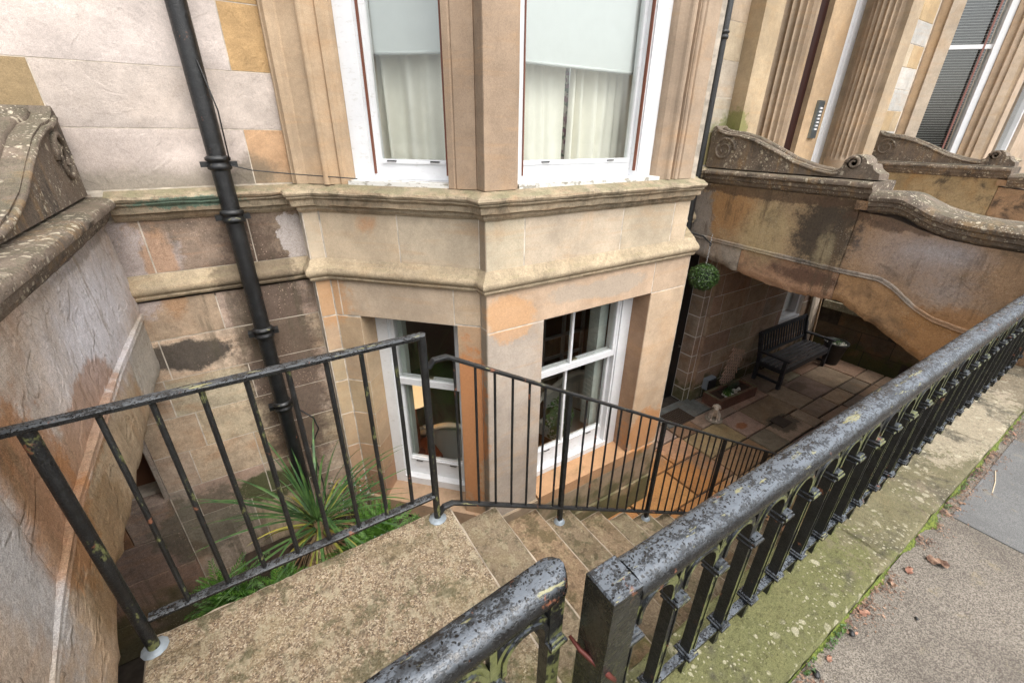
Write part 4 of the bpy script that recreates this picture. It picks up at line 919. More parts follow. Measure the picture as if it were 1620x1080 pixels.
# ------------------------------------------------------------------ neighbouring entrance with columns (upper right)
nb = empty('portico_house', 'neighbouring sandstone house front with fluted doorway columns and a canted bay', 'house', (8, 3.5, 0)); nb.location = (0, 0, 0)
nw = MB().box(4.46, 5.36, YR+.002, YR+.5, 1.3, 5.2).box(9.1, 10.3, YR+.004, YR+.3, -.5, 5.2).box(5.0, 9.2, 4.3, 4.4, .2, 5.2).box(5.32, 5.36, 3.9, 4.3, .3, 5.2).obj('house_wall', M_mortar, nb)
M_nb = stone_mat('portico_sandstone', mott=.4, grain=.6, iron=.25, iron_col=(.5, .3, .13), strata=.2, bump=.4, stains=[((5.1, 3.5, 1.5), (.4, .5, .3), (.17, .18, .06), .6), ((5.28, 3.4, 1.6), (.2, .3, .35), (.15, .17, .04), .7)])
courses(F_rec, 4.46, 5.3, [1.32+.36*i for i in range(11)], nw, M_nb, [(.46, .37, .26), (.48, .33, .19), (.44, .38, .31)], (.4, .5), rough=.004)
courses(F_rec, 9.15, 10.25, [.5+.31*i for i in range(15)], nw, M_nb, [(.48, .38, .24), (.5, .42, .3), (.5, .48, .46), (.47, .34, .2)], (.5, .8))
MB().box(5.3, 5.66, 3.34, 3.9, .36, 5.2).obj('pilaster', M_nb, nb, False, (.4, .31, .2))
MB().box(8.8, 9.16, 3.34, 4.2, .36, 5.2).obj('pilaster', M_nb, nb, False, (.37, .29, .2))
def column(x, y, r=.3, z0=.36, z1=5.1):
    m = MB(); n = 20; prof = [(-.01, 0), (.06, .0), (.06, .1), (.03, .14), (.045, .2), (.01, .26)]
    c = empty('c', None, None)
    COL.objects.unlink(c)
    k = 6; V = []; H = [z0+.3, z0+.9, z0+.93, z1]
    ang = []
    for i in range(n):
        for q in range(k): ang.append((2*pi*(i+q/k)/n, 1 if q in (0,) else (1-.16*sin(pi*(q-.0)/k))))
    levels = [(z0+.26, 0), (z0+.94, 0), (z0+1.02, 1), (z1, 1)]
    for z, fl_ in levels:
        for a, f in ang: V.append((x+r*cos(a)*(f if fl_ else 1), y+r*sin(a)*(f if fl_ else 1), z))
    N_ = len(ang); F_ = [(l*N_+i, l*N_+(i+1) % N_, (l+1)*N_+(i+1) % N_, (l+1)*N_+i) for l in range(3) for i in range(N_)]
    m.add(V, F_); o = m.obj('column', M_nb, nb, False, (.36, .28, .2))
    MB().lathe([(r, .26), (r+.03, .22), (r+.01, .16), (r+.05, .1), (r+.06, .08), (r+.06, 0), (0, 0)], (x, y, z0), 28).obj('column_base', M_nb, o, True, (.42, .34, .22))
    return o
column(6.42, 3.64, .25); column(8.86, 3.64, .24)
M_maroon = plain('maroon_door_paint', (.02, .005, .005), .3)
MB().box(6.5, 7.98, 4.05, 4.12, .36, 5.2).obj('front_door', M_maroon, nb)
MB().box(7.95, 8.56, 3.97, 4.3, .36, 5.2).obj('pilaster', M_nb, nb, False, (.4, .29, .18))
MB().box(8.56, 8.66, 3.98, 4.1, .36, 5.2).box(8.66, 8.8, 3.94, 4.1, .36, 5.2).box(8.8, 9.1, 3.96, 4.1, .36, .9).obj('sidelight_frame', M_white, nb)
MB().box(8.8, 9.1, 4.0, 4.01, .9, 5).obj('pane', M_glass, nb)
ic = MB().box(8.22, 8.4, 3.93, 3.97, 1.62, 2.16).obj('intercom_panel', plain('brushed_steel', (.25, .3, .33), .35, .9), nb)
for i in range(7): MB().box(8.28, 8.35, 3.92, 3.93, 1.74+i*.05, 1.765+i*.05).obj('bell_button', M_white, ic)
# canted bay of the neighbour
F_nb = FR((10.3, 3.5), (1, -1), (-1, -1))
m = MB(); wbox(m, F_nb, 0, .12, -.3, 0, -.5, 5.2); m.obj('pilaster', M_nb, nb, False, (.36, .25, .15))
m = MB(); wbox(m, F_nb, .12, .3, -.3, .03, 1.3, 5.2); m.obj('pilaster', M_nb, nb, False, (.48, .4, .31))
m = MB(); wbox(m, F_nb, 0.0, 1.6, -.3, 0.01, -.5, 1.3); m.obj('apron', M_nb, nb, False, (.42, .32, .22))
m = MB(); ring(m, F_nb, .3, 1.06, 1.3, 4.6, .04, .1, .08, .05, -.18, -.06); wbox(m, F_nb, .34, .98, -.15, -.09, 2.96, 3.02); nwn = m.obj('sash_window', M_white, nb)
m = MB(); wbox(m, F_nb, .34, .96, -.13, -.125, 1.38, 4.5); m.obj('pane', M_glass, nwn)
m = MB()
for i in range(80): wbox(m, F_nb, .35, .95, -.22, -.195, 1.42+i*.038, 1.424+i*.038)
m.obj('venetian_blind', plain('blind_slats', (.35, .35, .34), .5), nwn)
m = MB(); wbox(m, F_nb, .83, .855, -.1, -.085, 1.38, 4.5); m.obj('bead', plain('red_brown_bead', (.22, .09, .07), .5), nwn)
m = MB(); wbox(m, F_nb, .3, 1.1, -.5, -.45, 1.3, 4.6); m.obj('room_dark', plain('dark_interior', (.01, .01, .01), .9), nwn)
for a, b, t, c in ((1.06, 1.16, -.04, (.38, .28, .19)), (1.16, 1.24, .0, (.42, .32, .23)), (1.24, 1.36, .03, (.43, .34, .25)), (1.36, 1.46, -.02, (.4, .3, .2))):
    m = MB(); wbox(m, F_nb, a, b, -.3, t, 1.3, 5.2); m.obj('pilaster', M_nb, nb, False, c)
F_nf = FR((11.33, 2.47), (1, 0), (0, -1))
m = MB(); wbox(m, F_nf, 0, .3, -.3, 0, 1.3, 5.2); wbox(m, F_nf, 1.5, 2.2, -.3, 0, 1.3, 5.2); wbox(m, F_nf, 0, 2.2, -.3, 0, -2.4, 1.3); m.obj('pilaster', M_nb, nb, False, (.44, .34, .25))
m = MB(); ring(m, F_nf, .3, 1.5, 1.3, 4.6, .1, .1, .1, .05, -.2, -.06); wn = m.obj('sash_window', M_white, nb)
m = MB(); wbox(m, F_nf, .4, 1.4, -.13, -.125, 1.4, 4.5); m.obj('pane', M_glass, wn)
nbc = sweep([(9.95, 3.52), (10.2, 3.52), (10.3, 3.5), (11.33, 2.47), (13.5, 2.47)], cprof, 'cornice', M_cornice, color=(.4, .33, .24)); nbc.parent = nb
part(MB().box(10.3, 30, 3.5, 4., -2.4, 5.2), 'wall_core', M_bay, color=(.43, .33, .24))

exec_marker = 0
# ------------------------------------------------------------------ landing and steps
st = empty('stone_staircase', 'worn stone landing and flight of steps going down to the basement area', 'stairs', (0, 0, 0))
slab(-.60, .585, .2, 1.475, -.19, 0, 60, 64, .004, .012, 'landing', M_step, st, (.76, .74, .72), 5, arris=M_arris)
SC_ = [(.74, .71, .66), (.66, .64, .6), (.72, .62, .54), (.66, .62, .57), (.72, .65, .58), (.66, .65, .58)]
for i in range(1, 15):
    x0 = .585+.2675*(i-1)-.02; x1 = .585+.2675*i; z = -.16*i
    slab(x0+.003*i*0, x1, .47, 1.47+R.uniform(-.008, .008), z-.19, z, 16, 34, .004, .011, 'step', M_step2, st, SC_[i % 6], 5, arris=M_arris)
inf = MB().prism([(-.55, -2.4), (4.3, -2.4), (4.3, -2.3), (.56, -.19), (-.55, -.19)], 'y', .5, 1.36); inf.obj('flight_core', M_backing, st)

# ------------------------------------------------------------------ landing and stair handrails
hr = empty('landing_handrail', 'black iron handrail with square bars along the edge of the landing', 'handrail', (-.03, 1.42, 0)); hr.location = (0, 0, 0)
def hpath(m, pts, w, h):
    for a, b in zip(pts, pts[1:]): m.bar(a, b, w, h)
def rodmesh(name, pts, w, h, mat, parent, jit=.0):
    # continuous rectangular bar with softened arrises following a path in the xz plane
    m = MB(); P = [Vector(p) for p in pts]; n = len(P); c = .22
    sec = [(-.5, -.5+c), (-.5, .5-c), (-.5+c*.8, .5), (.5-c*.8, .5), (.5, .5-c), (.5, -.5+c), (.5-c*.8, -.5), (-.5+c*.8, -.5)]
    # resample
    Q = []
    for a, b in zip(P, P[1:]):
        k = max(1, int((b-a).length/.05)); Q += [a.lerp(b, i/k) for i in range(k)]
    Q.append(P[-1]); q = len(Q)
    for i, p in enumerate(Q):
        d = (Q[min(i+1, q-1)]-Q[max(i-1, 0)]).normalized(); up = Vector((-d.z, 0, d.x)); up = up if up.z > 0 else -up
        for (a, b) in sec:
            j = 1+fbm(p.x*4, a*3, p.z*4+b, 6, 3)*.05
            m.v.append(tuple(p+Vector((0, a*w*j, 0))+up*b*h*j))
    m.f = [(i*8+j, i*8+(j+1) % 8, (i+1)*8+(j+1) % 8, (i+1)*8+j) for i in range(q-1) for j in range(8)] + [tuple(range(7, -1, -1)), tuple((q-1)*8+j for j in range(8))]
    return m.obj(name, mat, parent, 'angle')
YB = 1.42
rodmesh('top_rail', [(-.648, YB, .957), (.512, YB, .957)], .042, .02, M_hand, hr)
rodmesh('bottom_rail', [(-.545, YB, .152), (.495, YB, .152)], .038, .016, M_hand, hr)
def post(x, z0, z1, r, mat, parent, name='post', taper=1.):
    m = MB(); m.tube([(x, YB, z0), (x, YB, z0+(z1-z0)*.5), (x, YB, z1)], r, 12); return m.obj(name, mat, parent, 'angle')
post(-.57, 0, .95, .019, M_bars, hr); post(.505, 0, .965, .016, M_bars, hr)
barm = None
for i in range(8):
    x = -.43+.118*i; m = MB()
    a = .0062; dx = R.uniform(-.002, .002)
    m.tube([(x+dx, YB, .155), (x+R.uniform(-.001, .001), YB, .55), (x, YB, .95)], .0085, 8); m.obj('baluster', M_bars, hr, 'angle')
for x in (-.57, .505):
    MB().lathe([(0, .012), (.024, .011), (.034, .006), (.042, .0)], (x, YB, .003), 11).obj('lead_collar', M_lead, hr, True)
sr = empty('stair_handrail', 'thin black iron balustrade sloping down beside the basement steps', 'handrail', (2.3, 1.42, -.5)); sr.location = (0, 0, 0)
def ztop(x): return .83-.592*(x-.62) if x > .62 else .84
def zbot(x): return .05-.612*(x-.60) if x > .6 else .055
XE = 4.42
rodmesh('top_rail', [(.522, YB, .815), (.545, YB, .842), (.60, YB, .842), (.66, YB, ztop(.66)), (XE, YB, ztop(XE))], .032, .016, M_bars2, sr)
rodmesh('bottom_rail', [(.515, YB, .03), (.54, YB, .058), (.585, YB, .058), (.63, YB, zbot(.63)), (XE, YB, zbot(XE))], .032, .016, M_bars2, sr)
posts = [1.27, 2.13, 2.99, 3.85]
for x in posts:
    k = int((x-.585)/.2675)+1
    m = MB(); m.bar((x, YB, -.16*k), (x, YB, ztop(x)-.005), .024, .024); m.obj('post', M_bars2, sr)
    MB().lathe([(0, .02), (.018, .018), (.026, .01), (.034, .0)], (x, YB, -.16*k+.003), 14).obj('lead_collar', M_lead, sr, True)
x = .632
while x < XE-.03:
    if min(abs(x-p) for p in posts) > .04:
        m = MB(); m.tube([(x, YB, zbot(x)), (x+R.uniform(-.001, .001), YB, (zbot(x)+ztop(x))/2), (x, YB, ztop(x)-.004)], .0063, 8); m.obj('baluster', M_bars2, sr, 'angle')
    x += .0958

# ------------------------------------------------------------------ cast iron railing on the plinth
ir = empty('cast_iron_railing', 'heavy black cast iron railing with arched balusters and lichen on the mossy plinth', 'railing', (2.7, .38, .05)); ir.location = (0, 0, 0)
YI = .378
def railbar(x0, x1, y, parent, name='top_rail', w=.092, zt=.822, bend=0., rnd=False):
    m = MB(); sec = [(-.5, -.045), (-.5, -.03), (-.455, -.02), (-.36, -.006), (-.2, 0.), (.2, 0.), (.36, -.006), (.455, -.02), (.5, -.03), (.5, -.045), (.42, -.056), (.38, -.062), (-.38, -.062), (-.42, -.056)]
    n = max(4, int((x1-x0)/.06)); k = len(sec)
    ss = [x0+(x1-x0)*i/n for i in range(n+1)]
    if rnd: ss = [q for q in ss if q < x1-.05]+[x1-.035, x1-.025, x1-.015, x1-.007, x1-.002]; n = len(ss)-1
    for xx in ss:
        w_ = w*(sqrt(max(.05, 1-((xx-(x1-.035))/.036)**2)) if rnd and xx > x1-.035 else 1)
        for (a, b) in sec: m.v.append((xx, y+a*w_*(1+fbm(xx, a, b, 4, 4)*.02), zt+b+fbm(xx, a*2, 0, 5, 3)*.0012))
    m.f = [(i*k+j, i*k+(j+1) % k, (i+1)*k+(j+1) % k, (i+1)*k+j) for i in range(n) for j in range(k)] + [tuple(range(k-1, -1, -1)), tuple(n*k+j for j in range(k))]
    return m.obj(name, M_rail, parent, 'angle')
railbar(.545, 4.96, YI, ir)
pm = MB(); p0 = .4615; s = .083
pm.add([(p0+a*s, YI-.0415+b*s, z) for z in (.05, .818) for a, b in ((0, 0), (1, 0), (1, 1), (0, 1))] + [(p0+a, YI-.0415+b, .822) for a, b in ((.004, .004), (s-.004, .004), (s-.004, s-.004), (.004, s-.004))],
       [(3, 2, 1, 0), (0, 1, 5, 4), (1, 2, 6, 5), (2, 3, 7, 6), (3, 0, 4, 7), (4, 5, 9, 8), (5, 6, 10, 9), (6, 7, 11, 10), (7, 4, 8, 11), (8, 9, 10, 11)])
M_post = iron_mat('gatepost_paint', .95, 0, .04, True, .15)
pm.obj('gate_post', M_post, ir)
rodm = MB(); rodm.box(.545, 4.96, YI-.013, YI+.013, .128, .142); rodm.obj('bottom_rail', M_rail, ir)
# baluster pieces share meshes
bm_ = MB()
for (z0, z1, w0, w1) in ((.05, .1, .034, .03), (.1, .58, .03, .03)):
    for sgn in (1,):
        a, b = w0*.36, w1*.36; c = .0125
        vs = [(-a, -c, z0), (a, -c, z0), (a, c, z0), (-a, c, z0), (-b, -c, z1), (b, -c, z1), (b, c, z1), (-b, c, z1)]
        bm_.add(vs, [(3,2,1,0),(4,5,6,7),(0,1,5,4),(1,2,6,5),(2,3,7,6),(3,0,4,7)])
bm_.box(-.0145, -.0105, -.0165, .0165, .125, .56).box(.0105, .0145, -.0165, .0165, .125, .56)   # flanges
bm_.box(-.009, .009, -.009, .009, .58, .77)
bal_me = bm_.mesh('baluster', M_bal)
cm = MB()
def sqring(m, z0, z1, a, b): m.cbox(-a, a, -b, b, z0, z1, .003)
sqring(cm, .150, .160, .024, .03); sqring(cm, .162, .170, .02, .026); col_me = cm.mesh('collar', M_rail)
cm = MB(); sqring(cm, .548, .556, .019, .024); sqring(cm, .568, .580, .025, .033); sqring(cm, .583, .590, .02, .027); cap_me = cm.mesh('capital', M_bal)
am = MB()    # arch from one capital to the next, pitch .17
PT = .1705
for rad, wd in ((.072, .016), (.06, .028)):
    n = 14; sec = [(-.006, -wd/2), (.006, -wd/2), (.006, wd/2), (-.006, wd/2)]
    vs = []
    for i in range(n+1):
        an = pi*i/n
        for (a, b) in sec: vs.append((PT/2-(rad+a)*cos(an), b, .625+(rad+a)*sin(an)*.98))
    am.add(vs, [(i*4+j, i*4+(j+1) % 4, (i+1)*4+(j+1) % 4, (i+1)*4+j) for i in range(n) for j in range(4)] + [(0, 1, 2, 3), (n*4+3, n*4+2, n*4+1, n*4)])
    for sx in (-1, 1):
        x = PT/2+sx*rad; am.box(x-.006, x+.006, -wd/2, wd/2, .59, .6255)
am.box(.045, PT-.045, -.004, .004, .7, .765)
arch_me = am.mesh('arch', M_bal)
def inst(name, me, parent, loc):
    o = bpy.data.objects.new(name, me); COL.objects.link(o); o.parent = parent; o.location = loc; return o
nb_ = 25
for k in range(-2, nb_-1):
    x = .9245+PT*k
    if k > -2 or True:
        if x > .56:
            b = inst('baluster', bal_me, ir, (x, YI, R.uniform(-.001, .001))); inst('collar', col_me, b, (0, 0, R.uniform(-.002, .002))); inst('capital', cap_me, b, (0, 0, 0))
    if x+PT < 4.95: inst('arch', arch_me, ir, (x, YI, 0))
# near gate leaf, slightly ajar, same pattern
gt = empty('iron_gate', 'black cast iron gate leaf with rounded weathered top rail, standing ajar beside the square gatepost', 'gate', (.428, .468, 0), None, radians(4.5))
g = railbar(-1.05, .008, 0, gt, 'top_rail', .088, .822, 0, True)
MB().box(-.03, .012, -.016, .016, .06, .765).obj('end_stile', M_bal, gt)
MB().box(-1.05, 0, -.013, .013, .128, .142).obj('bottom_rail', M_rail, gt)
for k in range(1, 7):
    x = -.009-PT*k; b = inst('baluster', bal_me, gt, (x, 0, 0)); inst('collar', col_me, b, (0, 0, 0)); inst('capital', cap_me, b, (0, 0, 0)); inst('arch', arch_me, gt, (x, 0, 0))
inst('capital', cap_me, gt, (-.009, 0, 0))
lt = MB(); lt.tube([(.445, .43, .60), (.452, .40, .585), (.47, .352, .575), (.482, .335, .56), (.5, .33, .53)], [.004, .006, .007, .007, .006], 8)
tag(lt.obj('gate_latch', plain('red_oxide_latch', (.11, .025, .018), .5, .3), None, True), 'curved red oxide gate latch hooked between gate and square post', 'latch')

# ------------------------------------------------------------------ downpipes and cables
def pipe(x, y, zs_, r, joints, label, z0, z1, shoe=False, xs2=None):
    p = empty('downpipe', label, 'pipe', (x, y, z0)); p.location = (0, 0, 0)
    m = MB(); m.tube([(xs2(z) if xs2 else x, y, z) for z in zs_], r, 18); m.obj('pipe', M_pipe, p, True)
    for j in joints:
        xx = xs2(j) if xs2 else x
        MB().lathe([(r, 0), (r*1.28, .008), (r*1.28, .03), (r*1.12, .038), (r*1.12, .052), (r*1.34, .058), (r*1.34, .074), (r, .085)], (xx, y, j), 20).obj('socket', M_pipe, p, True)
        for q in (-1, 1): MB().box(xx+q*r*1.5-r*.4, xx+q*r*1.5+r*.4, y-.01, y+.06, j+.02, j+.05).obj('bracket', M_pipe, p)
    return p
YP = 3.40
pipe(0, YP, [5.2, 3, 1.5, 1.38, 1.30, .9, .3, -.3, -1.2, -2.35], .052, [1.42, 1.10, -.37, 3.2, .27], 'large black cast iron downpipe on the wall left of the bay', -2.35, 5.2, xs2=lambda z: .01)
pipe(4.78, 3.42, [5.2, 2.5, 1.25, 1.0, .4, -2.3], .042, [2.55, 1.02, 4.3, -.6], 'slimmer black downpipe in the corner between bay and entrance bridge', -2.3, 5.2)
c = MB(); pts = [(.035, 3.35, 2.0), (.075, 3.36, 1.75), (.07, 3.35, 1.48)]; c.tube(pts, .004, 6)
pts = [(.07, 3.35, 1.45), (.18, 3.40, 1.415), (.3, 3.38, 1.40), (.43, 3.36, 1.385), (.6, 3.3, 1.37), (.76, 3.1, 1.365)]; c.tube(pts, .004, 6)
tag(c.obj('cable', M_cable, None, True), 'thin black cable running from the left downpipe along the bay cornice', 'cable')
c = MB(); c.tube([(.12, 3.4, -.42), (.2, 3.36, -.5), (.22, 3.36, -.62), (.14, 3.4, -.8), (.16, 3.38, -1.2), (.15, 3.4, -1.5)], .006, 6)
tag(c.obj('cable', M_cable, None, True), 'thin dark hose looping beside the foot of the left downpipe', 'cable')

# ------------------------------------------------------------------ hanging topiary ball
tb_ = empty('topiary_ball', 'round box leaf topiary ball hanging on a chain beside the basement door', 'plant', (4.68, 3.0, .10))
tb_.scale = (1.16, 1.16, 1.12)
me = MB(); me.lathe([(0, -.125), (.05, -.115), (.09, -.085), (.118, -.04), (.125, 0), (.118, .04), (.09, .085), (.05, .115), (0, .125)], n=20); me.obj('core', plain('dark_core', (.006, .01, .005), .9), tb_, True)
def bf(r):
    v = rsph(r).normalized(); return v*(r.uniform(.122, .15)+.012*fbm(v.x, v.y, v.z, 3, 2)), v+Vector((r.uniform(-.7, .7), r.uniform(-.7, .7), r.uniform(-.7, .7)))
leafcloud(3000, bf, .012, M_box, 'leaves', tb_)
ch = MB()
for i in range(14):
    z = .15+i*.022; ch.tube([(.0, 0, z), (.005 if i % 2 else 0, 0.005*(1-i % 2), z+.012), (0, 0, z+.024)], .004, 5)
ch.obj('chain', plain('galvanised', (.4, .4, .4), .4, .8), tb_)
hk = MB(); hk.tube([(4.13, 3.12, .66), (4.35, 3.08, .66), (4.55, 3.03, .60), (4.69, 3.0, .5), (4.68, 3.0, .48), (4.67, 3.0, .49)], .01, 8)
tag(hk.obj('hanging_bracket', M_cable, None, True), 'black wire bracket on the bay holding the topiary ball chain', 'bracket')

# ------------------------------------------------------------------ bench
M_bench = plain('charcoal_bench_paint', (.035, .037, .042), .45, 0, 120, .25, .35)
M_slat = plain('grey_sheen_slat_paint', (.085, .085, .092), .4, 0, 120, .25, .35)  # lighter than the frame: grey sheen of the seat put into the colour
bn = empty('garden_bench', 'charcoal slatted garden bench against the wall under the entrance bridge', 'bench', (8.32, 3.17, -2.4), None, radians(.5))
def prt(m, name, par=bn, mat=M_bench): return m.obj(name, mat, par)
W2 = .84
for sx in (-1, 1):
    x = sx*(W2-.03)
    prt(MB().box(x-.03, x+.03, -.25, -.19, 0, .55), 'leg')
    prt(MB().add([(x+a*.03, y, z) for a in (-1, 1) for y, z in ((.19, 0), (.25, 0), (.25, .42), (.335, .9), (.275, .9), (.19, .42))], [(0,1,2,3,4,5),(11,10,9,8,7,6)] + [(i, 6+i, 6+(i+1) % 6, (i+1) % 6) for i in range(6)]), 'leg')
    prt(MB().box(x-.035, x+.035, -.29, .25, .55, .58), 'armrest')
    prt(MB().box(x-.02, x+.02, -.19, .19, .30, .37), 'side_rail'); prt(MB().box(x-.02, x+.02, -.19, .19, .09, .13), 'stretcher')
prt(MB().box(-W2+.06, W2-.06, -.245, -.215, .3, .375), 'front_rail')
for i in range(6):
    y = -.235+i*.078; prt(MB().cbox(-W2+.01, W2-.01, y, y+.058, .385, .405, .004), 'slat', bn, M_slat)
def bkp(z): return .2+(z-.42)*.175
prt(MB().bar((-W2+.03, bkp(.9)+.03, .88), (W2-.03, bkp(.9)+.03, .88), .035, .07), 'top_rail')
prt(MB().bar((-W2+.03, bkp(.5)+.03, .49), (W2-.03, bkp(.5)+.03, .49), .03, .05), 'lower_back_rail')
for i in range(17):
    x = -W2+.1+i*(2*W2-.2)/16; prt(MB().bar((x, bkp(.5)+.03, .5), (x, bkp(.86)+.03, .86), .035, .014, (0, 1, 0)), 'back_slat')

# ------------------------------------------------------------------ trough, dog, trellis, vent, grates, pot, timber
tr = empty('stone_trough', 'shallow brown stone trough planted with heather and white pebbles by the wall', 'planter', (6.48, 3.22, -2.4), None, radians(-3))
M_tr = stone_mat('trough_stone', iron=.2, dark=.3, bump=1., strata=0, top_col=(.2, .22, .12), top=.8)
m = MB(); a, b, h, w = .475, .17, .19, .05
m.add([(-a, -b, 0), (a, -b, 0), (a, b, 0), (-a, b, 0), (-a, -b, h), (a, -b, h), (a, b, h), (-a, b, h), (-a+w, -b+w, h), (a-w, -b+w, h), (a-w, b-w, h), (-a+w, b-w, h), (-a+w, -b+w, h-.05), (a-w, -b+w, h-.05), (a-w, b-w, h-.05), (-a+w, b-w, h-.05)],
      [(3,2,1,0)] + [(i, (i+1)%4, 4+(i+1)%4, 4+i) for i in range(4)] + [(4+i, 4+(i+1)%4, 8+(i+1)%4, 8+i) for i in range(4)] + [(8+i, 8+(i+1)%4, 12+(i+1)%4, 12+i) for i in range(4)])
m.obj('basin', M_tr, tr, False, (.2, .1, .07)); MB().add([(-a+w, -b+w, h-.04), (a-w, -b+w, h-.04), (a-w, b-w, h-.04), (-a+w, b-w, h-.04)], [(0, 1, 2, 3)]).obj('soil', plain('soil', (.05, .03, .02), .95, 0, 60, .6, .4), tr)
M_peb = plain('white_pebble', (.7, .68, .6), .7, 0, 50, .3, .08)
pmesh = MB(); pmesh.lathe([(0, -.018), (.018, -.012), (.026, 0), (.018, .012), (0, .017)], n=8); pme = pmesh.mesh('pebble', M_peb, True)
for i in range(26):
    o = inst('pebble', pme, tr, (R.uniform(-.3, .3)*(1 if i % 3 else .6), R.uniform(-.1, .02), h-.025+R.uniform(0, .01))); s_ = R.uniform(.7, 1.3); o.scale = (s_, s_*R.uniform(.7, 1.2), s_); o.rotation_euler.z = R.uniform(0, 6)
def hf(cx, cy, rx, rz):
    def f(r): v = rsph(r); return (cx+v.x*rx, cy+v.y*.08, h+rz*.4+v.z*rz), v+Vector((0, 0, .6))
    return f
leafcloud(500, hf(.12, .06, .16, .08), .011, leafm('heather_leaf', (.03, .05, .025), (.1, .13, .07)), 'heather', tr)
leafcloud(220, hf(-.1, -.03, .07, .05), .02, M_leaf, 'leaves', tr); leafcloud(140, hf(-.2, -.06, .06, .04), .02, M_fern, 'leaves', tr)

dog = empty('dog_statue', 'small weathered stone labrador puppy statue sitting on a round base by the trough', 'statue', (5.74, 2.99, -2.4), None, radians(-60))
M_dog = stone_mat('cast_stone', iron=0, dark=.4, dark_col=(.12, .1, .08), bump=.6, strata=0, top_col=(.5, .43, .36), top=.5)
dm = MB()
def ell(c, r, rot=(0, 0, 0)):
    q = MB(); n = 14; k = 10; E = Matrix.Rotation(rot[0], 3, 'X') @ Matrix.Rotation(rot[1], 3, 'Y') @ Matrix.Rotation(rot[2], 3, 'Z'); vs = []
    for j in range(1, k):
        t = pi*j/k
        for i in range(n): vs.append(Vector(c)+E @ Vector((r[0]*sin(t)*cos(2*pi*i/n), r[1]*sin(t)*sin(2*pi*i/n), r[2]*cos(t))))
    vs += [Vector(c)+E @ Vector((0, 0, r[2])), Vector(c)-E @ Vector((0, 0, r[2]))]; T = (k-1)*n
    fs = [(j*n+i, j*n+(i+1) % n, (j+1)*n+(i+1) % n, (j+1)*n+i) for j in range(k-2) for i in range(n)] + [(T, (i+1) % n, i) for i in range(n)] + [(T+1, (k-2)*n+i, (k-2)*n+(i+1) % n) for i in range(n)]
    dm.add(vs, fs)
# the dog faces -y in its own frame
ell((0, .05, .10), (.06, .075, .085), (.35, 0, 0)); ell((0, -.01, .16), (.05, .055, .09), (.5, 0, 0)); ell((0, -.035, .215), (.035, .04, .055), (.3, 0, 0))
ell((0, -.055, .265), (.048, .05, .044)); ell((0, -.105, .25), (.026, .04, .022), (.15, 0, 0)); ell((0, -.138, .258), (.011, .009, .009))
for sx in (-1, 1):
    ell((sx*.05, -.04, .255), (.012, .024, .036), (0, sx*-.3, 0))                       # ears
    ell((sx*.038, -.045, .095), (.018, .02, .085), (.08, 0, 0)); ell((sx*.04, -.075, .022), (.018, .03, .013))   # front legs, paws
    ell((sx*.06, .045, .055), (.03, .06, .045), (.3, 0, 0)); ell((sx*.07, -.0, .022), (.018, .045, .014))        # haunches, hind feet
ell((.03, .15, .03), (.015, .07, .014), (.2, 0, .5))
do = dm.obj('body', M_dog, dog, True, (.75, .63, .52))
r_ = do.modifiers.new('remesh', 'REMESH'); r_.mode = 'VOXEL'; r_.voxel_size = .005; r_.use_smooth_shade = True
s_ = do.modifiers.new('smooth', 'SMOOTH'); s_.iterations = 4; s_.factor = .6
MB().lathe([(0, 0), (.13, 0), (.135, .008), (.125, .016), (0, .016)], n=28).obj('base', M_dog, dog, True, (.3, .26, .2))
for sx in (-1, 1): 
    q = MB(); q.lathe([(0, -.004), (.005, 0), (0, .004)], (sx*.02, -.096, .275), 8); q.obj('eye', M_cable, dog, True)

te = empty('wooden_trellis', 'small brown diamond trellis leaning on the wall behind the trough', 'trellis', (6.7, 3.46, -2.3))
M_tw = plain('brown_trellis_wood', (.72, .52, .4), .8, 0, 60, .4, .2)
x0, x1, z0, z1 = -.2, .22, .0, .66
def clip(px, pz, dx, dz):
    t0, t1 = -9, 9
    for p, d, a, b in ((px, dx, x0, x1), (pz, dz, z0, z1)):
        ta, tb2 = sorted(((a-p)/d, (b-p)/d)); t0 = max(t0, ta); t1 = min(t1, tb2)
    return t0, t1
for sgn in (1, -1):
    for i in range(-8, 18):
        px, pz = i*.075, 0; dx, dz = sgn*.55, .83
        t0, t1 = clip(px, pz, dx, dz)
        if t1-t0 > .04:
            a = (px+dx*t0, .012*sgn-(pz+dz*t0)*-.04, pz+dz*t0); b = (px+dx*t1, .012*sgn+(pz+dz*t1)*.04, pz+dz*t1)
            m = MB(); m.bar(a, b, .02, .009, (0, 1, 0)); m.obj('slat', M_tw, te)
te.rotation_euler.y = radians(20)
vt = empty('wall_vent', 'grey metal wall box with a black face low on the basement wall', 'vent', (6.2, 3.45, -2.12))
MB().cbox(-.1, .12, -.02, .07, -.1, .1, .008).obj('box', plain('grey_metal_box', (.28, .32, .36), .5), vt)
MB().cbox(-.08, .11, -.045, -.02, -.085, .085, .01).obj('cover', M_cable, vt)
gr_ = empty('drain_grate', 'square iron grating set in the paving beside the basement door', 'grate', (5.28, 3.33, -2.398)); 
tag(MB().cbox(4.95, 5.95, 3.2, 3.62, -2.45, -2.393, .004).obj('doorstep_slab', M_flag, None, False, (.2, .21, .2)), 'grey stone slab in front of the basement door', 'slab')
MB().box(-.22, .22, -.17, .15, .0, .012).obj('pit', M_dark, gr_)
for i in range(12): MB().box(-.22+i*.0385, -.212+i*.0385, -.17, .15, .012, .022).obj('bar', plain('rusty_grate', (.1, .07, .05), .7) if i == 0 else bpy.data.materials['rusty_grate'], gr_)
for i in range(9): MB().box(-.22, .212, -.17+i*.038, -.163+i*.038, .012, .024).obj('bar', bpy.data.materials['rusty_grate'], gr_)
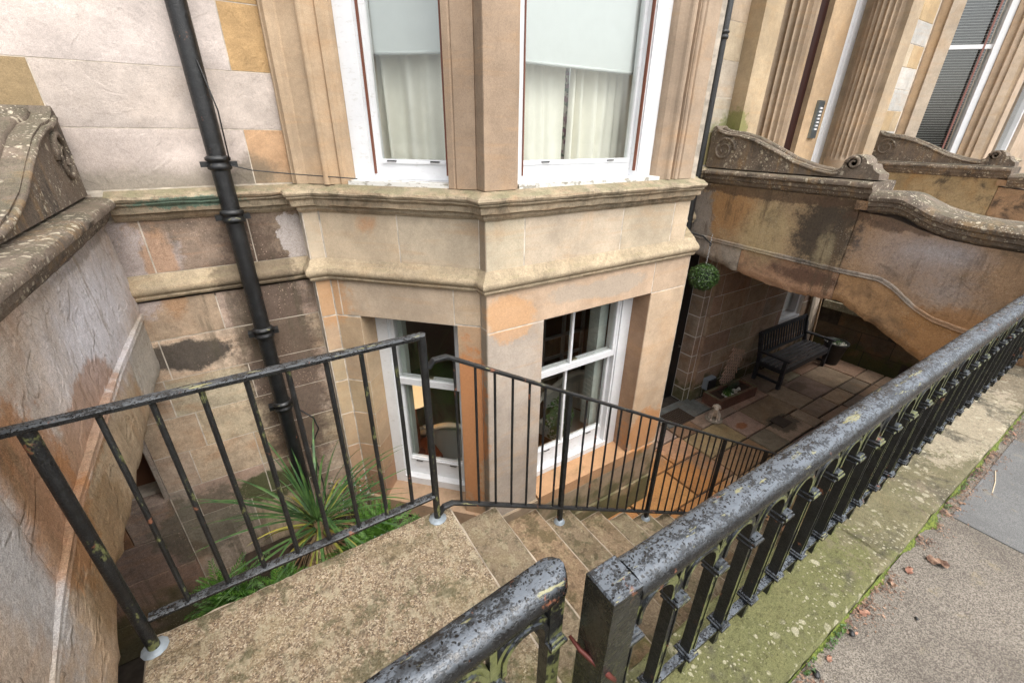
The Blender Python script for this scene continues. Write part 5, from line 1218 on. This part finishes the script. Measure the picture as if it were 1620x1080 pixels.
dc = tag(MB().cbox(6.45, 6.72, 2.28, 2.5, -2.42, -2.388, .004).obj('drain_cover', plain('iron_cover', (.06, .045, .035), .5, .3, 60, .6, .3)), 'small square iron drain cover amid wet paving near the bench', 'drain cover')
pt = empty('plant_pot', 'dark round pot filled with pebbles and plants beyond the far end of the bench', 'pot', (9.42, 2.95, -2.4))
MB().lathe([(0, 0), (.13, 0), (.2, .42), (.215, .43), (.215, .46), (.19, .46), (.185, .41), (0, .41)], n=28).obj('pot', plain('dark_pot', (.03, .03, .03), .5), pt, True)
for i in range(30):
    an, q = R.uniform(0, 6.28), R.uniform(0, .15); o = inst('pebble', pme, pt, (q*cos(an), q*sin(an), .425)); o.scale = (1.1, .9, 1)
def pf(r): v = rsph(r); return (v.x*.15, v.y*.15, .46+v.z*.05), v+Vector((0, 0, .7))
leafcloud(150, pf, .022, M_leaf, 'leaves', pt)
tag(MB().bar((9.28, 3.42, -2.4), (9.05, 3.5, -.5), .12, .04, (0, 1, 0)).obj('timber_plank', plain('pale_timber', (.3, .25, .19), .8, 0, 40, .3, .15)), 'pale timber plank leaning upright behind the bench', 'plank')
tag(MB().bar((9.5, 3.38, -2.4), (9.42, 3.5, -.6), .03, .03).obj('cane', plain('bamboo', (.3, .2, .12), .7)), 'thin brown cane leaning in the corner beyond the bench', 'cane')

# ------------------------------------------------------------------ planting left: cordyline, ferns, little blue flowers
rp = random.Random(11)
bed = tag(slab(-.6, 1.3, 2.05, 3.48, -2.43, -1.75, 24, 20, .03, .03, 'planting_bed', plain('bed_soil', (.045, .03, .02), .95, 0, 50, .8, .4)), 'raised bed of dark soil between the landing and the recess wall', 'bed')
cp = empty('cordyline', 'spiky green cordyline with arching strap leaves behind the landing handrail', 'plant', (.04, 2.82, -1.75))
MB().tube([(0, 0, -.02), (.01, 0, .35), (0, 0, .68)], [.045, .035, .04], 10).obj('stem', M_dead, cp, True)
def blade(an, el, L, droop, w, mat, z=.66, tw=.0):
    m = MB(); n = 12; p = Vector((cos(an)*.02, sin(an)*.02, z)); d = Vector((cos(an)*cos(el), sin(an)*cos(el), sin(el))); side = Vector((-sin(an), cos(an), 0)); cur = d.copy()
    for i in range(n+1):
        t = i/n; ww = w*(.55+.9*t if t < .35 else .87*(1-((t-.35)/.65)**1.6))+.0006
        nn = side.cross(cur).normalized(); sd_ = (side+nn*tw*t).normalized()
        m.v += [tuple(p-sd_*ww), tuple(p-nn*ww*.35), tuple(p+sd_*ww)]
        cur = (cur+Vector((0, 0, -droop/n*(.4+1.4*t)))).normalized(); p = p+cur*L/n
    m.f = [(3*i+j, 3*i+j+1, 3*i+j+4, 3*i+j+3) for i in range(n) for j in (0, 1)]
    return m.obj('leaf', mat, cp, True, None, False)
for i in range(58):
    el = radians(rp.choice((rp.uniform(50, 88), rp.uniform(15, 60), rp.uniform(0, 40)))); blade(rp.uniform(0, 2*pi), el, rp.uniform(.6, .92), rp.uniform(.3, 1.2), rp.uniform(.009, .013), M_blade, .66+rp.uniform(-.05, .06), rp.uniform(-.5, .5))
for i in range(24): blade(rp.uniform(0, 2*pi), radians(rp.uniform(-30, 40)), rp.uniform(.4, .62), rp.uniform(.8, 1.6), .009, M_blade2, .6+rp.uniform(-.05, .05), rp.uniform(-.6, .6))
for i in range(110): blade(rp.uniform(0, 2*pi), radians(rp.uniform(-55, 10)), rp.uniform(.3, .6), rp.uniform(.8, 2.2), rp.uniform(.003, .007), M_dead, .52+rp.uniform(-.12, .08), rp.uniform(-.8, .8))
def fern(loc, r, n, label, h=.35, grp=None):
    f = empty('feathery_shrub', label, 'shrub', loc, grp); m = MB()
    MB().tube([(0, 0, 0), (0.01, 0, h*.6)], .01, 6).obj('stem', M_dead, f)
    for i in range(n):
        an = rp.uniform(0, 2*pi); el = radians(rp.uniform(5, 80)); L = r*rp.uniform(.6, 1.1); p = Vector((rp.uniform(-.06, .06), rp.uniform(-.06, .06), h*rp.uniform(.2, .7)))
        d = Vector((cos(an)*cos(el), sin(an)*cos(el), sin(el))); k = 16
        for j in range(k):
            t = j/k; d = (d+Vector((0, 0, -.05))).normalized(); p2 = p+d*L/k; sd_ = d.cross(Vector((0, 0, 1))).normalized(); up_ = sd_.cross(d)
            for s2 in (-1, 1):
                tip = p+(sd_*s2*.9+d*.8+up_*rp.uniform(-.2, .2)).normalized()*r*.26*(1-t*.75)*rp.uniform(.8, 1.1); mid = (p+tip)/2
                w = d*.0045*r/.3
                m.add([p-w, mid-w*1.5+up_*.004, tip, mid+w*1.5+up_*.004], [(0, 1, 2), (0, 2, 3)])
                for q_ in (.4, .7):
                    b0 = p.lerp(tip, q_); t2 = b0+(d*.9+sd_*s2*.5)*r*.075*(1-t*.5); m.add([b0-sd_*.002, t2, b0+sd_*.003+up_*.002], [(0, 1, 2)])
            p = p2
    m.obj('foliage', M_fern, f, False, None, False); return f
fern((-.62, 2.75, -1.6), .34, 46, 'low feathery shrub furthest left in the bed near the dark opening', .3)
fern((.72, 2.3, -1.6), .36, 50, 'feathery shrub furthest right in the bed below the left basement window', .4)
fern((-.33, 2.45, -1.6), .42, 60, 'bright green feathery shrub left of the cordyline, against the landing edge', .4)
fern((.08, 2.2, -1.55), .36, 44, 'bright green feathery shrub directly in front of the cordyline stem', .3)
fern((.42, 2.62, -1.6), .4, 60, 'bright green feathery shrub right of the cordyline beside the bay', .45)
fl_ = empty('flowering_plant', 'small plant with tiny pale blue flowers at the right edge of the cordyline', 'plant', (.42, 2.35, -1.75))
MB().tube([(0, 0, 0), (0, 0, .4)], .006, 6).obj('stem', M_dead, fl_)
def ff(r): v = rsph(r); return (v.x*.3, v.y*.18, .5+v.z*.22), v+Vector((0, 0, .6))
leafcloud(900, ff, .014, M_leaf, 'leaves', fl_, rp); leafcloud(260, ff, .0075, M_flower, 'blossoms', fl_, rp)
f2 = empty('flowering_plant', 'small plant with tiny pale blue flowers below the left downpipe', 'plant', (.3, 3.15, -1.75))
MB().tube([(0, 0, 0), (0, 0, .4)], .006, 6).obj('stem', M_dead, f2)
leafcloud(700, ff, .014, M_leaf, 'leaves', f2, rp); leafcloud(200, ff, .0075, M_flower, 'blossoms', f2, rp)

# ------------------------------------------------------------------ litter and weeds along the kerb
M_lit = leafm('brown_litter', (.1, .055, .04), (.34, .22, .15), 40, .9); M_lit2 = leafm('red_brown_litter', (.2, .09, .06), (.4, .23, .16), 30, .9)
rl = random.Random(5); m = MB()
for i in range(7000):
    x = rl.uniform(1.15, 6); y = .163-abs(rl.gauss(0, .032))*(1.6 if rl.random() < .12 else 1)
    if fbm(x, 0, 5, 3, 3) < -.12: continue
    if fbm(x*1.3, 2, 5, 6, 3) < 0 and rl.random() < .6: continue
    a = rl.uniform(0, 6.3); s = rl.uniform(.002, .009); q = rl.uniform(.15, .45); z = .003+rl.random()*.004
    m.add([(x-s*cos(a), y-s*sin(a), z), (x+s*q*sin(a), y-s*q*cos(a), z+.003*rl.random()), (x+s*cos(a), y+s*sin(a), z+.004*rl.random()), (x-s*q*sin(a), y+s*q*cos(a), z)], [(0, 1, 2, 3)])
tag(m.obj('leaf_litter', M_lit, None, False, None, False), kind='stuff')
def dryleaf(x, y, L, a, label, mat):
    q = MB()
    def f(u, v):
        t = u*2-1; w = (1-t*t)**.6*.3*L*(v*2-1)*(1+.25*sin(u*17+v*3)); px = L*.5*t; z = .004+.25*abs(w)*(.4+.5*sin(u*5))+.01*L/.05*(.5+.5*sin(u*9+v*4)); return (x+px*cos(a)-w*sin(a), y+px*sin(a)+w*cos(a), z)
    q.grid(12, 6, f); tag(q.obj('dead_leaf', mat, None, True, None, False), label, 'leaf', 'scraps of dead leaf along the kerb' if 'scrap' in label else None)
dryleaf(2.23, .065, .075, 1.9, 'largest curled brown dead leaf lying on the open pavement', M_lit)
dryleaf(1.71, .135, .04, 2.6, 'crumpled pinkish dead leaf by the kerb, below the large curled one', M_lit2)
dryleaf(1.95, .13, .035, 1., 'small pale dead leaf at the kerb edge between larger ones', M_lit)
dryleaf(1.42, .13, .028, 0.4, 'small red brown dead leaf near the bottom end of the kerb', M_lit2)
dryleaf(2.08, .115, .045, .3, 'reddish dead leaf in the litter beside a black pebble', M_lit2)
for (x, y, s, lab) in ((1.585, .128, .011, 'small black pebble at the kerb beside a green seedling'), (1.33, .13, .012, 'black pebble at the lowest end of the kerb'), (1.86, .02, .006, 'tiny brown stone out on the asphalt')):
    q = MB(); q.lathe([(0, -.8*s), (s*.7, -.5*s), (s, 0), (s*.7, .5*s), (0, .7*s)], (0, 0, 0), 9); o = q.obj('pebble', M_cable, None, True); o.location = (x, y, s*.6); o.scale = (1.4, 1, .9); o.rotation_euler.z = .6; tag(o, lab, 'pebble')
for q_ in range(9):
    dryleaf(rl.uniform(1.5, 3.8), .155-abs(rl.gauss(0, .02)), rl.uniform(.014, .028), rl.uniform(0, 6), 'tiny scrap of dead leaf in the litter along the kerb', rl.choice((M_lit, M_lit2)))
q = MB(); q.tube([(3.0, .06, .004), (3.12, .075, .006), (3.24, .1, .005)], .0022, 5); tag(q.obj('straw', plain('straw', (.6, .5, .35), .8)), 'pale straw stalk lying on the grey asphalt patch', 'straw')
m = MB()
for i in range(90):
    x = rl.choice((rl.uniform(1.3, 1.6), rl.uniform(2.4, 3.2), rl.uniform(3.6, 5.2))); y = .158-abs(rl.gauss(0, .01))
    for k in range(5):
        a = rl.uniform(0, 6.3); s = rl.uniform(.003, .007); z = rl.uniform(.004, .016); cx, cy = x+rl.gauss(0, .006), y+rl.gauss(0, .004)
        m.add([(cx-s*cos(a), cy-s*sin(a), z), (cx+s*.5*sin(a), cy-s*.5*cos(a), z+.003), (cx+s*cos(a), cy+s*sin(a), z+.002), (cx-s*.5*sin(a), cy+s*.5*cos(a), z)], [(0, 1, 2, 3)])
tag(m.obj('weeds', leafm('weed_leaf', (.03, .07, .015), (.08, .14, .03)), None, False, None, False), kind='stuff')
# moss fillet at the foot of the plinth
m = MB()
def mf(u, v):
    x = 1.0+4.*u; t = max(0., .3+fbm(x, 3, 1, 5, 5)*1.2)+.25*abs(fbm(x, v*.2, 1, 60, 2)); return (x, .170-.03*t*(1-v)-.002, .001+.034*t*v*v)
m.grid(900, 5, mf); tag(m.obj('moss', leafm('moss', (.05, .07, .012), (.14, .17, .03), 90, .95), None, True, None, False), kind='stuff')
